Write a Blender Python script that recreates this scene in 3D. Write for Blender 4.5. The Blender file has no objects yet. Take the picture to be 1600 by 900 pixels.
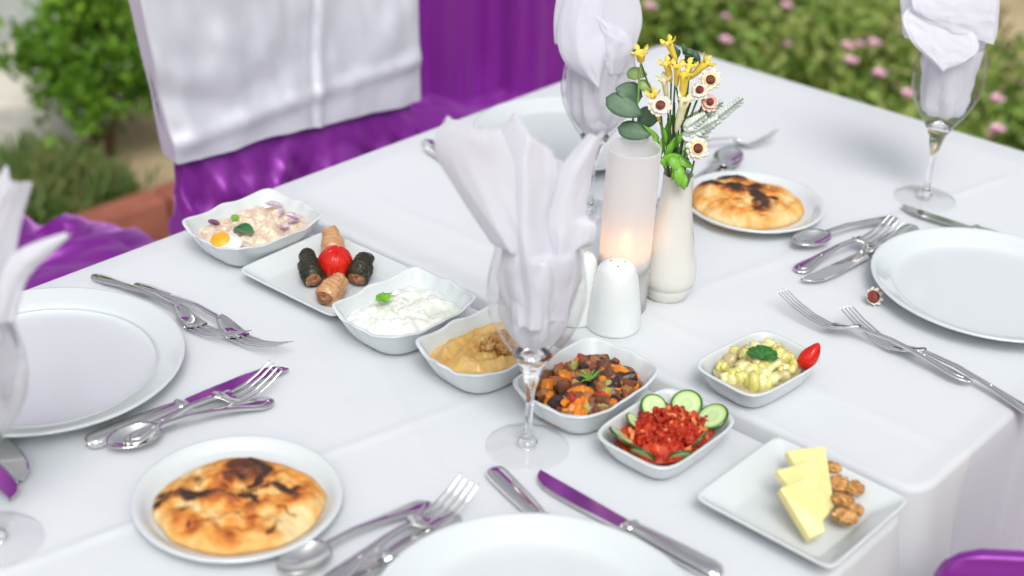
import bpy, math, random
import numpy as np
from mathutils import Vector, noise
random.seed(7); RNG = np.random.RandomState(5)
PI = math.pi
S = bpy.context.scene
COL = S.collection

# ------------------------------------------------------------------ camera
TZ = 0.75                       # height of the table surface
CAMH = TZ + 0.80
F_PX, PITCH, ROLL = 2300.0, math.radians(28.8), math.radians(2.9)
cam_d = bpy.data.cameras.new('camera'); cam = bpy.data.objects.new('camera', cam_d); COL.objects.link(cam)
S.camera = cam
cam_d.sensor_width = 36; cam_d.lens = F_PX / 1600 * 36
cam_d.clip_start = 0.02; cam_d.clip_end = 400
fw = Vector((0, math.cos(PITCH), -math.sin(PITCH))); r0 = Vector((1, 0, 0)); u0 = r0.cross(fw)
rt = r0 * math.cos(ROLL) + u0 * math.sin(ROLL); up = u0 * math.cos(ROLL) - r0 * math.sin(ROLL)
from mathutils import Matrix
cam.matrix_world = Matrix(((rt.x, up.x, -fw.x, 0), (rt.y, up.y, -fw.y, 0), (rt.z, up.z, -fw.z, CAMH), (0, 0, 0, 1)))
cam_d.dof.use_dof = True; cam_d.dof.focus_distance = 1.56; cam_d.dof.aperture_fstop = 2.9

# ------------------------------------------------------------------ world and sun (bright overcast)
SUN_EL, SUN_AZ = math.radians(52), math.radians(172)   # azimuth clockwise from +Y
wd = bpy.data.worlds.new('World'); S.world = wd; wd.use_nodes = True
nt = wd.node_tree; nt.nodes.clear()
sky = nt.nodes.new('ShaderNodeTexSky'); sky.sky_type = 'NISHITA'; sky.sun_disc = False
sky.sun_elevation = SUN_EL; sky.sun_rotation = SUN_AZ; sky.dust_density = 3.0; sky.air_density = 1.0
hs = nt.nodes.new('ShaderNodeHueSaturation'); hs.inputs['Saturation'].default_value = 0.22
bg = nt.nodes.new('ShaderNodeBackground'); bg.inputs['Strength'].default_value = 0.15
wo = nt.nodes.new('ShaderNodeOutputWorld')
nt.links.new(sky.outputs[0], hs.inputs['Color']); nt.links.new(hs.outputs[0], bg.inputs[0]); nt.links.new(bg.outputs[0], wo.inputs[0])
sl = bpy.data.lights.new('sun', 'SUN'); sl.energy = 1.35; sl.angle = math.radians(26); sl.color = (1, .975, .94)
so = bpy.data.objects.new('sun', sl); COL.objects.link(so)
sd = Vector((math.sin(SUN_AZ) * math.cos(SUN_EL), math.cos(SUN_AZ) * math.cos(SUN_EL), math.sin(SUN_EL)))
so.rotation_euler = sd.to_track_quat('Z', 'Y').to_euler()
S.view_settings.view_transform = 'Standard'; S.view_settings.look = 'None'
S.view_settings.exposure = 0.30; S.view_settings.gamma = 1
S.cycles.use_denoising = True
S.cycles.max_bounces = 14; S.cycles.transmission_bounces = 12; S.cycles.transparent_max_bounces = 16
S.cycles.sample_clamp_indirect = 6

# ------------------------------------------------------------------ places
def ray(px, py): return fw * F_PX + rt * (px - 800) - up * (py - 450)
def at(px, py, z=0.0):          # point at height z above the table
    d = ray(px, py); t = (TZ + z - CAMH) / d.z
    return Vector((0, 0, CAMH)) + d * t
def aty(px, py, y):             # point on the upright plane at distance y
    d = ray(px, py); return Vector((0, 0, CAMH)) + d * (y / d.y)

# ------------------------------------------------------------------ helpers
def tag(o, label=None, cat=None, group=None, kind=None):
    if label: o['label'] = label
    if cat: o['category'] = cat
    if group: o['group'] = group
    if kind: o['kind'] = kind
    return o
def empty(name, loc, rz=0.0, label=None, cat=None, group=None):
    o = bpy.data.objects.new(name, None); COL.objects.link(o); o.empty_display_size = .02
    o.location = loc; o.rotation_euler = (0, 0, rz)
    return tag(o, label, cat, group)
def dup(root, loc=None, rot=None, label=None):
    def cp(o, par):
        c = o.copy(); COL.objects.link(c); c.parent = par
        for ch in [x for x in bpy.data.objects if x.parent == o]: cp(ch, c)
        return c
    r = cp(root, None)
    if loc is not None: r.location = loc
    if rot is not None: r.rotation_euler = rot
    if label: r['label'] = label
    return r
class MB:
    def __init__(s): s.v = []; s.f = []; s.mi = []; s.cur = 0
    def add(s, vs, fs):
        b = len(s.v); s.v += [tuple(v) for v in vs]; s.f += [tuple(i + b for i in f) for f in fs]; s.mi += [s.cur] * len(fs)
        return s
    def grid(s, P, cu=False, cv=False, flip=False):
        n, m = len(P), len(P[0]); fs = []
        for i in range(n if cu else n - 1):
            for j in range(m if cv else m - 1):
                q = (i * m + j, i * m + (j + 1) % m, ((i + 1) % n) * m + (j + 1) % m, ((i + 1) % n) * m + j)
                fs.append(q[::-1] if flip else q)
        return s.add([p for r in P for p in r], fs)
    def lathe(s, prof, seg=48, c=(0, 0, 0)):
        P = [[(c[0] + r * math.cos(2 * PI * k / seg), c[1] + r * math.sin(2 * PI * k / seg), c[2] + z) for k in range(seg)] for r, z in prof]
        return s.grid(P, cv=True)
    def tube(s, pts, rad, seg=8):
        pts = [Vector(p) for p in pts]; P = []; n = len(pts)
        ref = Vector((.3, .2, 1)).normalized()
        for i, p in enumerate(pts):
            t = (pts[min(i + 1, n - 1)] - pts[max(i - 1, 0)]).normalized()
            a = t.cross(ref);  a = a.normalized() if a.length > 1e-4 else Vector((1, 0, 0)); b = t.cross(a)
            r = rad[i] if hasattr(rad, '__len__') else rad
            P.append([p + (a * math.cos(2 * PI * k / seg) + b * math.sin(2 * PI * k / seg)) * r for k in range(seg)])
        s.grid(P, cv=True)
        b0 = len(s.v) - n * seg
        s.f.append(tuple(b0 + k for k in range(seg))); s.f.append(tuple(len(s.v) - seg + k for k in range(seg))[::-1]); s.mi += [s.cur] * 2
        return s
    def box(s, c, d):
        x, y, z = c; a, b, h = d[0] / 2, d[1] / 2, d[2] / 2
        v = [(x + i * a, y + j * b, z + k * h) for k in (-1, 1) for j in (-1, 1) for i in (-1, 1)]
        return s.add(v, [(0, 2, 3, 1), (4, 5, 7, 6), (0, 1, 5, 4), (2, 6, 7, 3), (0, 4, 6, 2), (1, 3, 7, 5)])
    def mesh(s, name):
        m = bpy.data.meshes.new(name); m.from_pydata(s.v, [], s.f); return m
    def build(s, name, mat, parent=None, smooth=True, solid=0, sub=0, bevel=0):
        m = s.mesh(name)
        for q in (mat if isinstance(mat, (list, tuple)) else [mat]): m.materials.append(q)
        if isinstance(mat, (list, tuple)): m.polygons.foreach_set('material_index', s.mi)
        if smooth: m.polygons.foreach_set('use_smooth', [True] * len(m.polygons))
        m.update()
        o = bpy.data.objects.new(name, m); COL.objects.link(o)
        if parent: o.parent = parent
        if bevel:
            md = o.modifiers.new('b', 'BEVEL'); md.width = bevel; md.segments = 2
        if solid:
            md = o.modifiers.new('s', 'SOLIDIFY'); md.thickness = solid; md.offset = 0
        if sub:
            md = o.modifiers.new('u', 'SUBSURF'); md.levels = sub; md.render_levels = sub
        return o
def nz(x, y, z=0, sc=1.0, oc=3): return noise.fractal(Vector((x * sc, y * sc, z * sc)), 1.0, 2.0, oc)
def lerp(a, b, t): return a + (b - a) * t
def interp(x, xs, ys): return float(np.interp(x, xs, ys))
def catmull(pts, n):            # smooth curve through control points
    P = np.array(pts, float); m = len(P)
    Q = np.vstack([2 * P[0] - P[1], P, 2 * P[-1] - P[-2]])
    out = []
    for t in np.linspace(0, m - 1, n):
        i = min(int(t), m - 2); f = t - i
        a, b, c, d = Q[i], Q[i + 1], Q[i + 2], Q[i + 3]
        out.append(.5 * ((2 * b) + (-a + c) * f + (2 * a - 5 * b + 4 * c - d) * f * f + (-a + 3 * b - 3 * c + d) * f ** 3))
    return np.array(out)

# ------------------------------------------------------------------ materials
def mat(name, base=(.8, .8, .8), rough=.5, **kw):
    m = bpy.data.materials.new(name); m.use_nodes = True
    b = m.node_tree.nodes['Principled BSDF']
    b.inputs['Base Color'].default_value = (*base, 1); b.inputs['Roughness'].default_value = rough
    for k, v in kw.items(): b.inputs[k.replace('_', ' ')].default_value = v
    return m
def nodes(m): return m.node_tree.nodes, m.node_tree.links, m.node_tree.nodes['Principled BSDF']
def ramp(N, stops):
    r = N.new('ShaderNodeValToRGB'); e = r.color_ramp.elements
    while len(e) < len(stops): e.new(.5)
    for q, (p, c) in zip(e, stops): q.position = p; q.color = (*c, 1)
    return r
def coords(N, L, scale, obj=True):
    t = N.new('ShaderNodeTexCoord'); mp = N.new('ShaderNodeMapping')
    mp.inputs['Scale'].default_value = (scale,) * 3 if not hasattr(scale, '__len__') else scale
    L.new(t.outputs['Object'], mp.inputs[0]); return mp
def noisy(m, stops, scale=10, detail=5, bump=0, bscale=None, bdist=.001, dist=0.0):
    N, L, b = nodes(m)
    mp = coords(N, L, 1); n = N.new('ShaderNodeTexNoise'); n.inputs['Scale'].default_value = scale; n.inputs['Detail'].default_value = detail
    n.inputs['Distortion'].default_value = dist
    L.new(mp.outputs[0], n.inputs['Vector']); r = ramp(N, stops); L.new(n.outputs[0], r.inputs[0]); L.new(r.outputs[0], b.inputs['Base Color'])
    if bump:
        n2 = N.new('ShaderNodeTexNoise'); n2.inputs['Scale'].default_value = bscale or scale * 3; n2.inputs['Detail'].default_value = 6
        L.new(mp.outputs[0], n2.inputs['Vector'])
        bp = N.new('ShaderNodeBump'); bp.inputs['Strength'].default_value = bump; bp.inputs['Distance'].default_value = bdist
        L.new(n2.outputs[0], bp.inputs['Height']); L.new(bp.outputs[0], b.inputs['Normal'])
    return m
def cloth(name, base, trans=.15, transp=0.0, rough=.85, sheen=.3, weave=2200, wr=.35):
    m = mat(name, base, rough, Sheen_Weight=sheen, Specular_IOR_Level=.2)
    N, L, b = nodes(m); out = N['Material Output']
    mp = coords(N, L, 1)
    n = N.new('ShaderNodeTexNoise'); n.inputs['Scale'].default_value = 10; n.inputs['Detail'].default_value = 4; n.inputs['Roughness'].default_value = .55
    L.new(mp.outputs[0], n.inputs['Vector'])
    bp = N.new('ShaderNodeBump'); bp.inputs['Strength'].default_value = wr; bp.inputs['Distance'].default_value = .006
    L.new(n.outputs[0], bp.inputs['Height'])
    w = N.new('ShaderNodeTexNoise'); w.inputs['Scale'].default_value = weave; L.new(mp.outputs[0], w.inputs['Vector'])
    bp2 = N.new('ShaderNodeBump'); bp2.inputs['Strength'].default_value = .15; bp2.inputs['Distance'].default_value = .0004
    L.new(w.outputs[0], bp2.inputs['Height']); L.new(bp.outputs[0], bp2.inputs['Normal']); L.new(bp2.outputs[0], b.inputs['Normal'])
    sh = b.outputs[0]
    if trans:
        t = N.new('ShaderNodeBsdfTranslucent'); t.inputs[0].default_value = (*base, 1); L.new(bp2.outputs[0], t.inputs['Normal'])
        mx = N.new('ShaderNodeMixShader'); mx.inputs[0].default_value = trans; L.new(sh, mx.inputs[1]); L.new(t.outputs[0], mx.inputs[2]); sh = mx.outputs[0]
    if transp:
        t = N.new('ShaderNodeBsdfTransparent'); mx = N.new('ShaderNodeMixShader'); mx.inputs[0].default_value = transp
        L.new(sh, mx.inputs[1]); L.new(t.outputs[0], mx.inputs[2]); sh = mx.outputs[0]
    L.new(sh, out.inputs[0]); return m
def satin(name, base, hi, rough=.36, bs=.5):
    m = mat(name, base, rough, Metallic=.35, Sheen_Weight=.6, Sheen_Roughness=.4, Specular_IOR_Level=.6)
    N, L, b = nodes(m); b.inputs['Sheen Tint'].default_value = (*hi, 1)
    mp = coords(N, L, 1); n = N.new('ShaderNodeTexNoise'); n.inputs['Scale'].default_value = 14; n.inputs['Detail'].default_value = 5
    L.new(mp.outputs[0], n.inputs['Vector']); bp = N.new('ShaderNodeBump'); bp.inputs['Strength'].default_value = bs; bp.inputs['Distance'].default_value = .008
    L.new(n.outputs[0], bp.inputs['Height']); L.new(bp.outputs[0], b.inputs['Normal']); return m
M = {}
M['porcelain'] = mat('porcelain', (.61, .65, .66), .10, Coat_Weight=.5, Coat_Roughness=.04)
M['shaker'] = mat('shaker_porcelain', (.72, .75, .75), .22, Coat_Weight=.4, Coat_Roughness=.08)
M['vase'] = mat('cream_glaze', (.68, .67, .62), .18, Coat_Weight=.5, Coat_Roughness=.06)
M['linen'] = cloth('white_tablecloth', (.775, .81, .838), .12, .20, wr=.45)
M['napkin'] = cloth('white_napkin', (.89, .89, .94), .50, .08, wr=.12)
M['purple'] = satin('purple_satin', (.22, .020, .29), (.8, .35, .95), .34, .25)
M['silver'] = satin('silver_satin', (.62, .63, .69), (.9, .9, 1), .5, .3)
M['steel'] = mat('polished_steel', (.78, .77, .76), .09, Metallic=1.0)
M['brushed'] = mat('brushed_steel', (.62, .61, .60), .3, Metallic=1.0)
M['glass'] = mat('clear_glass', (1, 1, 1), .0, Transmission_Weight=1.0, IOR=1.47)
M['hole'] = mat('dark_hole', (.12, .11, .11), .8)
M['wax'] = mat('candle_wax', (.85, .8, .7), .5, Subsurface_Weight=.3)
M['wood'] = mat('table_laminate', (.75, .75, .75), .6)
fr = mat('frosted_glass', (.93, .93, .94), .55, Transmission_Weight=.55, IOR=1.15); M['frosted'] = fr
N, L, b = nodes(fr); t_ = N.new('ShaderNodeBsdfTranslucent'); t_.inputs[0].default_value = (.96, .95, .95, 1); mx = N.new('ShaderNodeMixShader'); mx.inputs[0].default_value = .45
L.new(b.outputs[0], mx.inputs[1]); L.new(t_.outputs[0], mx.inputs[2]); L.new(mx.outputs[0], N['Material Output'].inputs[0])
fl = mat('flame', (1, .6, .2), .5); fl.node_tree.nodes['Principled BSDF'].inputs['Emission Color'].default_value = (1, .42, .10, 1)
fl.node_tree.nodes['Principled BSDF'].inputs['Emission Strength'].default_value = 9; M['flame'] = fl

# ------------------------------------------------------------------ ground, paving, kerb
def soil_mat():
    m = mat('soil', (.2, .15, .09), .95); return noisy(m, [(.3, (.26, .19, .11)), (.52, (.44, .34, .20)), (.75, (.58, .46, .29))], 3, 8, .6, 30, .03)
M['soil'] = soil_mat()
g = MB(); n = 60
g.grid([[(lerp(-60, 60, i / n), lerp(-20, 100, j / n), -.02 + (nz(lerp(-60, 60, i / n), lerp(-20, 100, j / n), 0, .3) * .01)) for j in range(n + 1)] for i in range(n + 1)], flip=True)
tag(g.build('ground', M['soil']), kind='structure')
M['slab'] = noisy(mat('paving_slab', (.5, .47, .4), .85), [(.3, (.52, .49, .42)), (.6, (.66, .62, .54)), (.8, (.72, .69, .61))], 4, 8, .3, 60, .002)
M['mortar'] = noisy(mat('mortar', (.3, .28, .24), .95), [(.3, (.4, .38, .33)), (.7, (.52, .5, .44))], 14, 4)
def inpoly(x, y, q):
    c = False; n = len(q)
    for i in range(n):
        x0, y0, x1, y1 = q[i][0], q[i][1], q[i - 1][0], q[i - 1][1]
        if (y0 > y) != (y1 > y) and x < (x1 - x0) * (y - y0) / (y1 - y0) + x0: c = not c
    return c
gp = lambda px, py: at(px, py, -TZ)
PA = [gp(-700, 66), gp(260, 40), gp(215, 110), gp(170, 200), gp(95, 245), gp(20, 330), gp(-500, 520)]
PB_ = [gp(60, 392), gp(300, 312), gp(700, 200), gp(700, 800), gp(-300, 900), gp(-300, 560)]
smesh = MB().box((0, 0, 0), (.495, .495, .035)).mesh('slab'); smesh.materials.append(M['slab'])
for poly, ang in ((PA, .35), (PB_, .42)):
    pm_ = MB().add([(p.x, p.y, .002) for p in poly], [tuple(range(len(poly)))]); path = tag(pm_.build('path', M['mortar'], None, False), kind='structure')
    ca, sa = math.cos(ang), math.sin(ang)
    for i in range(-12, 12):
        for j in range(-2, 14):
            x, y = -1.6 + i * .5 * ca - j * .5 * sa, 1.2 + i * .5 * sa + j * .5 * ca
            if x < -3.2 or not all(inpoly(x + dx * .2, y + dy * .2, poly) for dx in (-1, 1) for dy in (-1, 1)): continue
            o = bpy.data.objects.new('paving_slab', smesh); COL.objects.link(o); o.parent = path
            o.location = (x, y, -.002 + random.uniform(-.002, .002)); o.rotation_euler = (0, 0, ang); md = o.modifiers.new('b', 'BEVEL'); md.width = .006
M['brick'] = noisy(mat('red_brick', (.4, .13, .08), .85), [(.3, (.26, .075, .05)), (.7, (.40, .14, .085))], 12, 5, .4, 80, .002)
k0, k1 = at(130, 358, -.67), at(285, 303, -.67)
kd = (k1 - k0); kl = kd.length; kr = math.atan2(kd.y, kd.x)
kerb = empty('brick_kerb', (k0.x, k0.y, 0), kr, 'row of red bricks edging the soil bed behind the left chair', 'kerb')
bm_ = MB().box((0, 0, 0), (.205, .075, .1)).mesh('brick'); bm_.materials.append(M['brick'])
for i in range(12):
    o = bpy.data.objects.new('brick', bm_); COL.objects.link(o); o.parent = kerb
    o.location = (-.55 + i * .215, random.uniform(-.003, .003), .055 + random.uniform(-.004, .004)); o.modifiers.new('b', 'BEVEL').width = .006
# low grey wall far left
M['concrete'] = noisy(mat('grey_render', (.4, .43, .42), .9), [(.3, (.30, .33, .32)), (.7, (.46, .49, .47))], 1.6, 6, .3, 40, .004)
M['cap'] = noisy(mat('wall_cap', (.3, .3, .28), .9), [(.3, (.2, .21, .18)), (.7, (.36, .36, .3))], 3, 6)
gw = empty('garden_wall', (-1.9, 4.28, 0), math.radians(3), 'low grey rendered wall beyond the pale paving at the far left', 'wall')
MB().box((0, 0, .10), (3.4, .2, .20)).build('wall_body', M['concrete'], gw, False, bevel=.01)
for i in range(8): MB().box((-1.5 + i * .43, 0, .225), (.425, .26, .05)).build('coping_stone', M['cap'], gw, False, bevel=.006)

# ------------------------------------------------------------------ foliage
def leaf_mat(name, cols, rough=.55, tr=.3):
    m = mat(name, cols[0], rough); N, L, b = nodes(m)
    a = N.new('ShaderNodeAttribute'); a.attribute_name = 'tint'
    r = ramp(N, [(i / (len(cols) - 1), c) for i, c in enumerate(cols)]); L.new(a.outputs['Fac'], r.inputs[0]); L.new(r.outputs[0], b.inputs['Base Color'])
    t = N.new('ShaderNodeBsdfTranslucent'); L.new(r.outputs[0], t.inputs[0]); mx = N.new('ShaderNodeMixShader'); mx.inputs[0].default_value = tr
    L.new(b.outputs[0], mx.inputs[1]); L.new(t.outputs[0], mx.inputs[2]); L.new(mx.outputs[0], N['Material Output'].inputs[0]); return m
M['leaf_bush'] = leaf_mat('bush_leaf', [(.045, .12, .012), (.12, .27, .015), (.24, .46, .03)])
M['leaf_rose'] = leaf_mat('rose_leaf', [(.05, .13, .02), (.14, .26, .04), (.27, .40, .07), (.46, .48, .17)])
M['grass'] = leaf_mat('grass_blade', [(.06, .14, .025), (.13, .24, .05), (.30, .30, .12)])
M['twig'] = mat('twig', (.16, .09, .05), .9)
M['petal_pink'] = mat('pink_petal', (.78, .46, .56), .6, Subsurface_Weight=.1)
def foliage(name, m, N, centre, rad, size, parent, clumps=30, aspect=.55, up_bias=.3):
    c = RNG.normal(size=(clumps, 3)); c /= np.linalg.norm(c, axis=1)[:, None]; c *= RNG.uniform(.35, .95, (clumps, 1))
    idx = RNG.randint(clumps, size=N)
    p = c[idx] + RNG.normal(size=(N, 3)) * .17
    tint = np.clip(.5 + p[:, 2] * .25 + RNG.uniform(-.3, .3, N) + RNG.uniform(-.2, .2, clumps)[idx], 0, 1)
    p = p * np.array(rad) + np.array(centre); p[:, 2] = np.maximum(p[:, 2], .01)
    d = RNG.normal(size=(N, 3)); d[:, 2] += up_bias; d /= np.linalg.norm(d, axis=1)[:, None]
    e = np.cross(d, RNG.normal(size=(N, 3))); e /= np.linalg.norm(e, axis=1)[:, None]
    nn = np.cross(d, e); s = (size * RNG.uniform(.6, 1.3, N))[:, None]
    V = np.stack([p, p + d * s * .5 + e * s * aspect * .5 + nn * s * .08, p + d * s, p + d * s * .5 - e * s * aspect * .5 + nn * s * .08], 1).reshape(-1, 3)
    b = np.arange(N)[:, None] * 4
    Fq = np.concatenate([b + [0, 1, 2], b + [0, 2, 3]], 1).reshape(-1, 3)
    me = bpy.data.meshes.new(name); me.from_pydata(V.tolist(), [], Fq.tolist()); me.materials.append(m)
    at_ = me.attributes.new('tint', 'FLOAT', 'POINT'); at_.data.foreach_set('value', np.repeat(tint, 4))
    o = bpy.data.objects.new(name, me); COL.objects.link(o)
    if parent: o.parent = parent
    return o
def stems(parent, h, rad, k=7, r=.007):
    mb = MB()
    for i in range(k):
        a = 2 * PI * i / k + random.uniform(-.3, .3); q = random.uniform(.4, .9)
        mb.tube([(.02 * math.cos(a), .02 * math.sin(a), -.03), (rad * q * .35 * math.cos(a), rad * q * .35 * math.sin(a), h * .4), (rad * q * .8 * math.cos(a), rad * q * .8 * math.sin(a), h * .9)], [r, r * .7, r * .3], 5)
    return mb.build('stem', M['twig'], parent)
def blossom(parent, loc, s, m):
    mb = MB()
    for k in range(9):
        a = k * 2.4; t = .35 + .5 * (k % 3) / 2
        d = Vector((math.cos(a) * t, math.sin(a) * t, .4 + .3 * (2 - k % 3) / 2)); e = Vector((-math.sin(a), math.cos(a), 0))
        mb.grid([[d * s * u + e * s * .55 * v * math.sin(PI * min(u * .75 + .12, 1)) + Vector((0, 0, -abs(v) * .1 * s)) for v in (-1, 0, 1)] for u in (0, .5, 1)])
    o = mb.build('blossom', m, parent); o.location = loc; return o
def bush(name, x, y, rad, h, N, size, m, label, cat, group=None, blossoms=(), clumps=34):
    r = empty(name, (x, y, 0), 0, label, cat, group)
    stems(r, h, rad)
    foliage('foliage', m, N, (0, 0, h * .55), (rad, rad, h * .5), size, r, clumps)
    for b in blossoms: blossom(r, b, .016, M['petal_pink'])
    return r
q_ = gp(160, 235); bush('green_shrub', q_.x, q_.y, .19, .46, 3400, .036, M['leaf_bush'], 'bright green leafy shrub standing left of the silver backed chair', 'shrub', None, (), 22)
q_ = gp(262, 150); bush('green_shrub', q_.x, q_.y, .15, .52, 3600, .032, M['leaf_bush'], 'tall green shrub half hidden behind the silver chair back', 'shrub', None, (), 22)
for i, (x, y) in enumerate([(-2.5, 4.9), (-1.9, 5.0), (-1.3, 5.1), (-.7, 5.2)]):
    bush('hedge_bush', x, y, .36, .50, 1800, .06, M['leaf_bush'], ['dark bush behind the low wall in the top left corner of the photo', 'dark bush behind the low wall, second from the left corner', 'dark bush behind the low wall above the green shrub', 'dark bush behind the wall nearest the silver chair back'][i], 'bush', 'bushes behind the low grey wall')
# rose bed beyond the far table edge
def g_at(px, py, z): p = at(px, py, z); return p
spots = [(1030, 40, .5, 3), (1120, 60, .45, 2), (1210, 95, .42, 2), (1300, 120, .44, 4), (1385, 150, .40, 4), (1160, 0, .5, 3), (1290, 30, .5, 3), (1060, -30, .5, 1), (1400, -10, .24, 2), (1500, 215, .24, 3), (1590, 225, .22, 3), (1250, -60, .6, 1), (1540, 200, .14, 1)]
rl = ['rose bush just behind the vase beyond the table', 'rose bush beyond the far table edge, second from the white napkin', 'rose bush with pink blossoms in the middle of the bed', 'rose bush with pale pink blossoms left of the right wine glass', 'rose bush directly left of the right glass, on the table side',
      'rose bush at the back of the bed above the vase', 'rose bush at the back of the bed with one pink bloom', 'loose rose bush at the top edge of the photo beside the back napkin', 'thin rose bush left of the right napkin', 'small rose bush right of the right glass bowl', 'small rose bush at the right photo edge behind the table corner', 'far rose bush in the top row of the bed', 'low rose sprout beside the table edge at the far right']
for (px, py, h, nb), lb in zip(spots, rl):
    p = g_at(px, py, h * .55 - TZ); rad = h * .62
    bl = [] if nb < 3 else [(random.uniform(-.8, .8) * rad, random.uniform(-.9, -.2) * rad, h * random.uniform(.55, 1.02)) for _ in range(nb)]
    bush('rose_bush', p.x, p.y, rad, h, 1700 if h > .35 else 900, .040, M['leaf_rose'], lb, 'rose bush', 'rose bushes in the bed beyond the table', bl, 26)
# pink blooms where the photo shows them
bigb = empty('rose_bush', (1.05, 3.62, 0), 0, 'tall blooming rose bush with scattered pink flowers behind the table', 'rose bush', 'rose bushes in the bed beyond the table')
stems(bigb, .5, .4, 9)
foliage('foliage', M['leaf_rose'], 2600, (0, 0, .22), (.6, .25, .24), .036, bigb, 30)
for px, py in [(1228, 12), (1364, 70), (1328, 98), (1372, 118), (1417, 150), (1556, 158), (1556, 205), (1133, 66), (1015, 13), (1323, 75)]:
    p = at(px, py, .42 - TZ) - Vector((1.05, 3.62, TZ)); blossom(bigb, (p.x, p.y, .42), .022, M['petal_pink'])
# grass and weeds left of the kerb, one uncountable mass
foliage('grass', M['grass'], 5200, (-1.12, 3.14, .02), (.20, .20, .05), .06, None, 60, .14, 1.2)['kind'] = 'stuff'
foliage('ground_cover', M['leaf_rose'], 6000, (.62, 4.0, .05), (.62, .55, .10), .045, None, 90, .5, .4)['kind'] = 'stuff'

# unseen ring of distant trees, added for darker reflections in steel and glass
tl = [(14 * math.sin(a), 14 * math.cos(a) * .95) for a in np.linspace(-2.9, 2.9, 22)]
C_ = np.array([(x, y, 1.8) for x, y in tl])
def unseen_trees():
    N_ = 26000; idx = RNG.randint(len(tl), size=N_); p = C_[idx] + RNG.normal(size=(N_, 3)) * np.array([1.5, 1.5, 1.1]); p[:, 2] = np.abs(p[:, 2])
    d = RNG.normal(size=(N_, 3)); d /= np.linalg.norm(d, axis=1)[:, None]; e = np.cross(d, RNG.normal(size=(N_, 3))); e /= np.linalg.norm(e, axis=1)[:, None]
    sz = RNG.uniform(.25, .5, (N_, 1)); V = np.stack([p, p + d * sz * .5 + e * sz * .35, p + d * sz, p + d * sz * .5 - e * sz * .35], 1).reshape(-1, 3)
    me = bpy.data.meshes.new('unseen_trees'); me.from_pydata(V.tolist(), [], (np.arange(N_)[:, None] * 4 + np.array([0, 1, 2, 3])).tolist()); me.materials.append(M['leaf_rose'])
    me.attributes.new('tint', 'FLOAT', 'POINT').data.foreach_set('value', np.repeat(np.clip(RNG.uniform(-.2, .7, N_), 0, 1), 4))
    o = bpy.data.objects.new('unseen_trees', me); COL.objects.link(o); tag(o, kind='stuff')
unseen_trees()

# ------------------------------------------------------------------ tables and cloths
def v2(p): return np.array([p[0], p[1]])
VD = np.array([math.cos(math.radians(49.4)), math.sin(math.radians(49.4))])
A_n, A_l = v2(at(1440, 775)), v2(at(400, 300)); A_f = v2(at(1055, 74))
A_r = A_n + VD * .86; A_f = A_l + VD * .857
ud = (A_l - A_n) / np.linalg.norm(A_l - A_n); md_ = np.array([-ud[1], ud[0]])
if md_ @ np.array([0, -1]) < 0: md_ = -md_
B_n = A_n + md_ * .017 - ud * .0; B_l = A_l + md_ * .017 - np.array([VD[1] * -1, VD[0]]) * .012
BZ = -.005
def round_poly(q, r, per=420):
    q = [np.array(a) for a in q]; out = []; n = len(q)
    for i in range(n):
        a, b, c = q[i - 1], q[i], q[(i + 1) % n]
        d1 = (a - b) / np.linalg.norm(a - b); d2 = (c - b) / np.linalg.norm(c - b)
        for t in np.linspace(0, 1, 14):
            p0, p1, p2 = b + d1 * r, b, b + d2 * r
            out.append((1 - t) ** 2 * p0 + 2 * t * (1 - t) * p1 + t * t * p2)
    out.append(out[0]); out = np.array(out)
    s = np.r_[0, np.cumsum(np.linalg.norm(np.diff(out, axis=0), axis=1))]
    t = np.linspace(0, s[-1], per, endpoint=False)
    return np.stack([np.interp(t, s, out[:, 0]), np.interp(t, s, out[:, 1])], 1), s[-1]
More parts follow.
